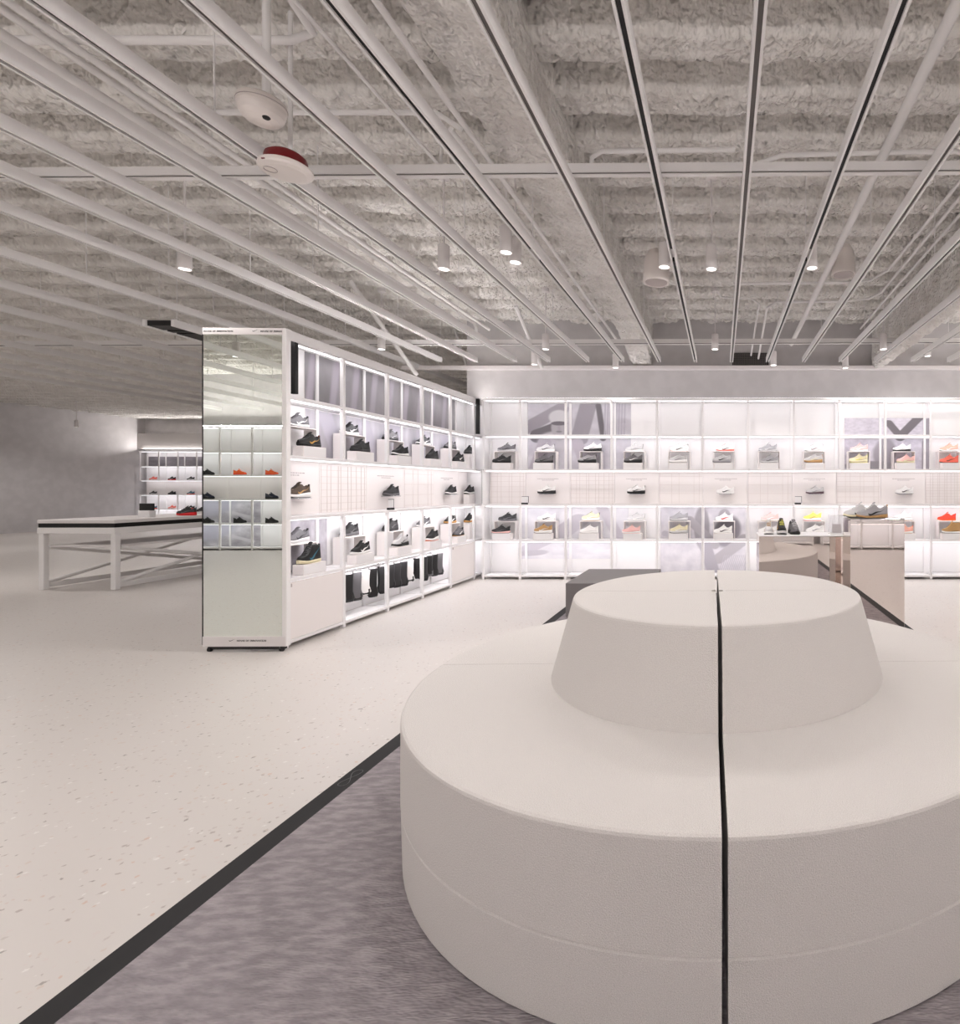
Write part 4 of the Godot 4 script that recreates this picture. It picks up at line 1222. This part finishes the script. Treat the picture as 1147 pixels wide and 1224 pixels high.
# ---------------------------------------------------------------- rolling mirror
func lettering(text: String, size: float, at: Vector3, parent: Node3D, called := "lettering") -> void:
	var tm := TextMesh.new()
	var f := SystemFont.new()
	f.font_names = PackedStringArray(["Droid Sans"])
	f.font_weight = 700
	tm.font = f
	tm.text = text
	tm.font_size = 24
	tm.pixel_size = size / 24.0
	tm.depth = 0.0008
	tm.curve_step = 4.0
	var o := put(called, tm, mats.ink, parent)
	o.position = at

func small_swoosh(at: Vector3, w: float, parent: Node3D) -> void:
	var g := Geo.new()
	var up := []
	var dn := []
	for k in 11:
		var u := k / 10.0
		var a := Vector2(0.0, 0.30).bezier_interpolate(Vector2(0.0, 0.02), Vector2(0.22, 0.10), Vector2(1.0, 0.42), u)
		var b := Vector2(0.0, 0.30).bezier_interpolate(Vector2(-0.12, -0.12), Vector2(0.22, -0.05), Vector2(1.0, 0.42), u)
		up.append(Vector3(a.x * w, a.y * w, 0.0008))
		dn.append(Vector3(b.x * w, b.y * w, 0.0008))
	for k in 10:
		g.quad(dn[k], dn[k + 1], up[k + 1], up[k])
	var o := put("swoosh_mark", g, mats.ink, parent)
	o.position = at

func build_mirror() -> void:
	var o := thing("mirror_stand", "tall rolling mirror in white frame beside the left shelf", "mirror", Vector3(-4.216, 0, -4.846))
	o.rotation.y = 0.012
	var h := 2.863
	var w := 0.37
	put("mirror", Geo.new().cham(Vector3(-w + 0.008, 0.13, -0.006), Vector3(w - 0.04, h - 0.055, 0.0), 0.002), mats.mirror_glass, o)
	var hd := put("top_strip", Geo.new().cham(Vector3(-w + 0.004, h - 0.058, -0.03), Vector3(w - 0.03, h, 0.004), 0.002), mats.white_paint, o)
	var bt := put("bottom_strip", Geo.new().cham(Vector3(-w + 0.004, 0.045, -0.03), Vector3(w - 0.005, 0.135, 0.004), 0.003), mats.white_paint, o)
	put("side_frame", Geo.new().cham(Vector3(w - 0.042, 0.045, -0.05), Vector3(w, h, 0.003), 0.004), mats.rail_white, o)
	put("edge_strip", Geo.new().box(Vector3(-w, 0.06, -0.05), Vector3(-w + 0.008, h - 0.05, 0.002)), mats.dark_edge, o)
	put("back_board", Geo.new().box(Vector3(-w + 0.008, 0.06, -0.05), Vector3(w - 0.042, h - 0.03, -0.03)), mats.white_paint, o)
	put("base_bar", Geo.new().box(Vector3(-w + 0.06, 0.018, -0.045), Vector3(w - 0.03, 0.044, -0.005)), mats.dark_edge, o)
	for x in [-w + 0.06, w - 0.05]:
		var c := put("caster", Geo.new().tube([Vector3(x - 0.012, 0.02, -0.01), Vector3(x + 0.012, 0.02, -0.01)], 0.02, 14), mats.near_black, o)
		put("fork", Geo.new().box(Vector3(x - 0.016, 0.02, -0.018), Vector3(x - 0.012, 0.05, -0.002)), mats.chrome, c)
	lettering("HOUSE OF INNOVATION", 0.0225, Vector3(-0.226, h - 0.030, 0.0045), hd)
	small_swoosh(Vector3(0.075, h - 0.034, 0.0045), 0.05, hd)
	lettering("HOUSE OF INNOV", 0.0225, Vector3(0.237, h - 0.030, 0.0045), hd)
	lettering("HOUSE OF INNOVATION", 0.0225, Vector3(0.065, 0.098, 0.0045), bt)
	small_swoosh(Vector3(-0.13, 0.092, 0.0045), 0.05, bt)
	# the two shelves across the room that the mirrors show
	var xs := []
	for i in 5:
		xs.append(0.731 * i)
	var w2 := "white"
	var a := unit("shelving_unit", "lit shoe shelf behind the viewer, seen in the tall mirror", Vector3(-9.95, 0, 3.15), PI, xs, {"pattern": [5, 5, 5, 5], "power": 0.8, "cove": 8.5})
	var sp := [[0, "black", "black", "black", "charcoal", "black", "black"], [0, "orange", "tomato", w2, "orange", w2, "orange"], [0, "charcoal", "black", "black", "grey", "black", "black"], [1, "navy", "charcoal", "black", "grey", "navy", "navy"]]
	for i in 4:
		for r in [[3, [1, 1, 0, 0]], [2, [3, 2, 3, 2]], [1, [0, 0, 0, 3]]]:
			var s: Array = sp[r[1][i]]
			if r[0] == 2 and i == 1:
				continue
			shoe(s, a.transform * Transform3D(Basis(), Vector3(0.731 * (i + 0.5), ROWS[r[0]] + 0.002, -0.12)), "%s seen in tall mirror, %s row, %s from right" % [look(s), ["", "lower", "middle", "upper"][r[0]], NTH[i]], "shoes seen in the tall mirror")
	var im := grain(220, 90, LG, MG, 17)
	stripe(im, Vector2(20, 70), Vector2(160, 10), 6, LG)
	soft(im, Vector2(120, 30), Vector2(60, 34), 0.4, Color(0.70, 0.69, 0.74), 0.3)
	poster(a, Vector2(0.75, ROWS[0] + 0.002), Vector2(2.90, ROWS[1] - 0.04), im, "grey print low on the shelf that the tall mirror shows")
	poster(a, Vector2(0.75, ROWS[1] + 0.002), Vector2(2.90, ROWS[2] - 0.04), im, "grey print behind the mirrored lower row of shoes")
	var xm := []
	for i in 8:
		xm.append(1.462 * i)
	unit("shelving_unit", "wide-bayed lit shelf behind the viewer, between the mirrored ones", Vector3(2.3, 0, 3.15), PI, xm, {"pattern": [5, 5, 5, 5, 5, 5, 5], "power": 0.25, "cove": 8.5})
	var xr := []
	for i in 8:
		xr.append(1.35 * i)
	unit("shelving_unit", "lit shelf along the right wall, beyond the picture's edge", Vector3(6.05, 0, -7.6), -PI / 2, xr, {"pattern": [5, 5, 5, 5, 5, 5, 5], "power": 0.5, "cove": 7.5})
	var xb := []
	for i in 4:
		xb.append(0.731 * i)
	unit("shelving_unit", "lit empty shelf behind the viewer, seen in mirrored pedestal", Vector3(4.75, 0, 3.15), PI, xb, {"pattern": [5, 5, 5], "power": 0.8, "cove": 8.5})

# ---------------------------------------------------------------- mirrored tables on the right
func build_tables() -> void:
	var a := thing("display_plinth", "wide mirror-clad display plinth carrying three end-on shoes", "plinth", Vector3(0.80, 0, -5.52))
	put("body", Geo.new().cham(Vector3(-0.435, 0.013, -0.20), Vector3(0.435, 0.976, 0.20), 0.002), mats.mirror_steel, a)
	put("top", Geo.new().cham(Vector3(-0.438, 0.976, -0.203), Vector3(0.438, 0.988, 0.203), 0.003), mats.shelf_white, a)
	var w := "white"
	var s3 := [[0, "pale grey", w, "silver", "tan", "tan", "tan"], [1, "black", "pale grey", "charcoal", "gold", "yellow", "gold"], [0, "grey", "black", "black", "charcoal", "pale grey", "black"]]
	var nm := ["white and tan shoe seen end-on, leftmost on wide mirrored plinth", "black and yellow shoe seen end-on, middle of wide mirrored plinth", "grey and black shoe seen end-on, third on wide mirrored plinth"]
	for i in 3:
		shoe(s3[i], Transform3D(Basis(Vector3.UP, PI / 2 + 0.1 * (i - 1)), Vector3([0.475, 0.60, 0.725][i], 0.9885, -5.50)), nm[i], "shoes on the wide mirrored plinth")
	var c := thing("display_case", "small clear acrylic case at right end of wide plinth", "case", Vector3(1.145, 0.9885, -5.46))
	put("cover", Geo.new().cham(Vector3(-0.07, 0.012, -0.07), Vector3(0.07, 0.19, 0.07), 0.003), mats.acrylic, c)
	put("base", Geo.new().cham(Vector3(-0.072, 0.0, -0.072), Vector3(0.072, 0.012, 0.072), 0.003), mats.shelf_white, c)
	put("card", Geo.new().box(Vector3(-0.04, 0.012, -0.01), Vector3(0.045, 0.10, 0.0)), mats.line_grey, c)
	var b := thing("display_pedestal", "tall mirror-clad pedestal with grey shoes on top", "pedestal", Vector3(1.38, 0, -5.00))
	put("body", Geo.new().cham(Vector3(-0.24, 0.013, -0.15), Vector3(0.24, 1.170, 0.15), 0.002), mats.mirror_steel, b)
	put("top", Geo.new().cham(Vector3(-0.242, 1.170, -0.152), Vector3(0.242, 1.176, 0.152), 0.002), mats.chrome, b)
	shoe([0, "pale grey", "cream", "grey", "black", "silver", "silver"], Transform3D(Basis(Vector3.UP, 0.0), Vector3(1.27, 1.1765, -5.06)), "pale grey shoe at left on the tall mirrored pedestal", "shoes on the tall pedestal")
	shoe([0, "silver", "tan", "grey", "black", w, "tan"], Transform3D(Basis(Vector3.UP, 0.12), Vector3(1.35, 1.1765, -4.92)), "silver shoe with tan sole, nearer one on tall mirrored pedestal", "shoes on the tall pedestal")

# ---------------------------------------------------------------- the hall beyond the left shelf
func build_far_hall() -> void:
	var xs := []
	for i in 6:
		xs.append(0.731 * i)
	var u := unit("shelving_unit", "distant lit shoe shelf in the hall left of the mirror", Vector3(-22.45, 0, -21.15), 0.0, xs, {"pattern": [5, 5, 5, 5, 5], "power": 1.0, "cove": 5.0})
	var w := "white"
	var sp := [[0, "black", "red", "red", w, "black", "black"], [0, "teal", "coral", "red", w, "teal", "teal"], [0, "charcoal", w, "black", w, "black", "black"], [0, "coral", w, "red", w, "coral", "red"], [0, "black", "black", "black", "grey", "black", "black"]]
	for i in 4:
		for r in [3, 2, 1]:
			var s: Array = sp[(i * 2 + r) % 5]
			shoe(s, u.transform * Transform3D(Basis(), Vector3(0.731 * (i + 0.5), ROWS[r] + 0.002, -0.15)), "%s on distant shelf, %s row, %s from left" % [look(s), ["", "lower", "middle", "upper"][r], NTH[i]], "shoes on the distant shelf")
	var im := grain(200, 40, MG, DG, 19)
	poster(u, Vector2(0.04, ROWS[4] + 0.002), Vector2(3.60, ROWS[5] - 0.2), im, "dark print along the top row of the distant shelf")
	# long display table, its near side running back past the mirror
	var o := thing("display_table", "long white display table with crossed braces, left of the mirror", "table", Vector3(-9.13, 0, -9.1))
	var x := 0.55
	var zl := 1.35
	put("tabletop", Geo.new().cham(Vector3(-x, 0.945, -zl), Vector3(x, 0.995, zl), 0.006), mats.white_paint, o)
	put("dark_band", Geo.new().box(Vector3(-x + 0.01, 0.885, -zl + 0.01), Vector3(x - 0.01, 0.945, zl - 0.01)), mats.near_black, o)
	put("apron", Geo.new().cham(Vector3(-x, 0.80, -zl), Vector3(x, 0.885, zl), 0.005), mats.rail_white, o)
	for sx in [-1.0, 1.0]:
		for sz in [-1.0, 1.0]:
			put("leg", Geo.new().cham(Vector3(sx * (x - 0.04) - 0.035, 0, sz * (zl - 0.05) - 0.035), Vector3(sx * (x - 0.04) + 0.035, 0.80, sz * (zl - 0.05) + 0.035), 0.005), mats.rail_white, o)
		put("foot_rail", Geo.new().cham(Vector3(sx * (x - 0.04) - 0.03, 0.03, -zl + 0.09), Vector3(sx * (x - 0.04) + 0.03, 0.10, zl - 0.09), 0.004), mats.rail_white, o)
		for s in [-1.0, 1.0]:
			put("brace", Geo.new().tube([Vector3(sx * (x - 0.04) + s * 0.012, 0.10, -s * (zl - 0.1)), Vector3(sx * (x - 0.04) + s * 0.012, 0.60, s * (zl - 0.1))], 0.028, 8), mats.rail_white, o)
	put("lower_shelf", Geo.new().cham(Vector3(-x + 0.08, 0.60, -zl + 0.09), Vector3(x - 0.08, 0.63, zl - 0.09), 0.004), mats.white_paint, o)
	shoe([1, "charcoal", "red", "red", "grey", "black", "teal"], Transform3D(Basis(Vector3.UP, 0.1), Vector3(-8.78, 0.9955, -9.0)), "charcoal shoe with red sole on the long display table", "shoes on the long display table")
	shoe([0, "red", "red", "coral", "red", "red", "red"], Transform3D(Basis(Vector3.UP, 0.25), Vector3(-8.66, 0.9955, -9.42)), "all red shoe on the long display table beside mirror", "shoes on the long display table")
	shoe([0, "black", w, "black", "grey", "black", "black"], Transform3D(Basis(Vector3.UP, 0.1), Vector3(-9.35, 0.9955, -9.9)), "black shoe farther back on the long display table", "shoes on the long display table")
	var bx := thing("price_stand", "small black sign box on the long display table", "sign", Vector3(-8.95, 0.9955, -8.55))
	put("panel", Geo.new().cham(Vector3(-0.12, 0.10, -0.012), Vector3(0.10, 0.21, 0.012), 0.003), mats.near_black, bx)
	put("foot", Geo.new().cham(Vector3(-0.10, 0.0, -0.05), Vector3(0.08, 0.10, 0.05), 0.003), mats.shelf_white, bx)
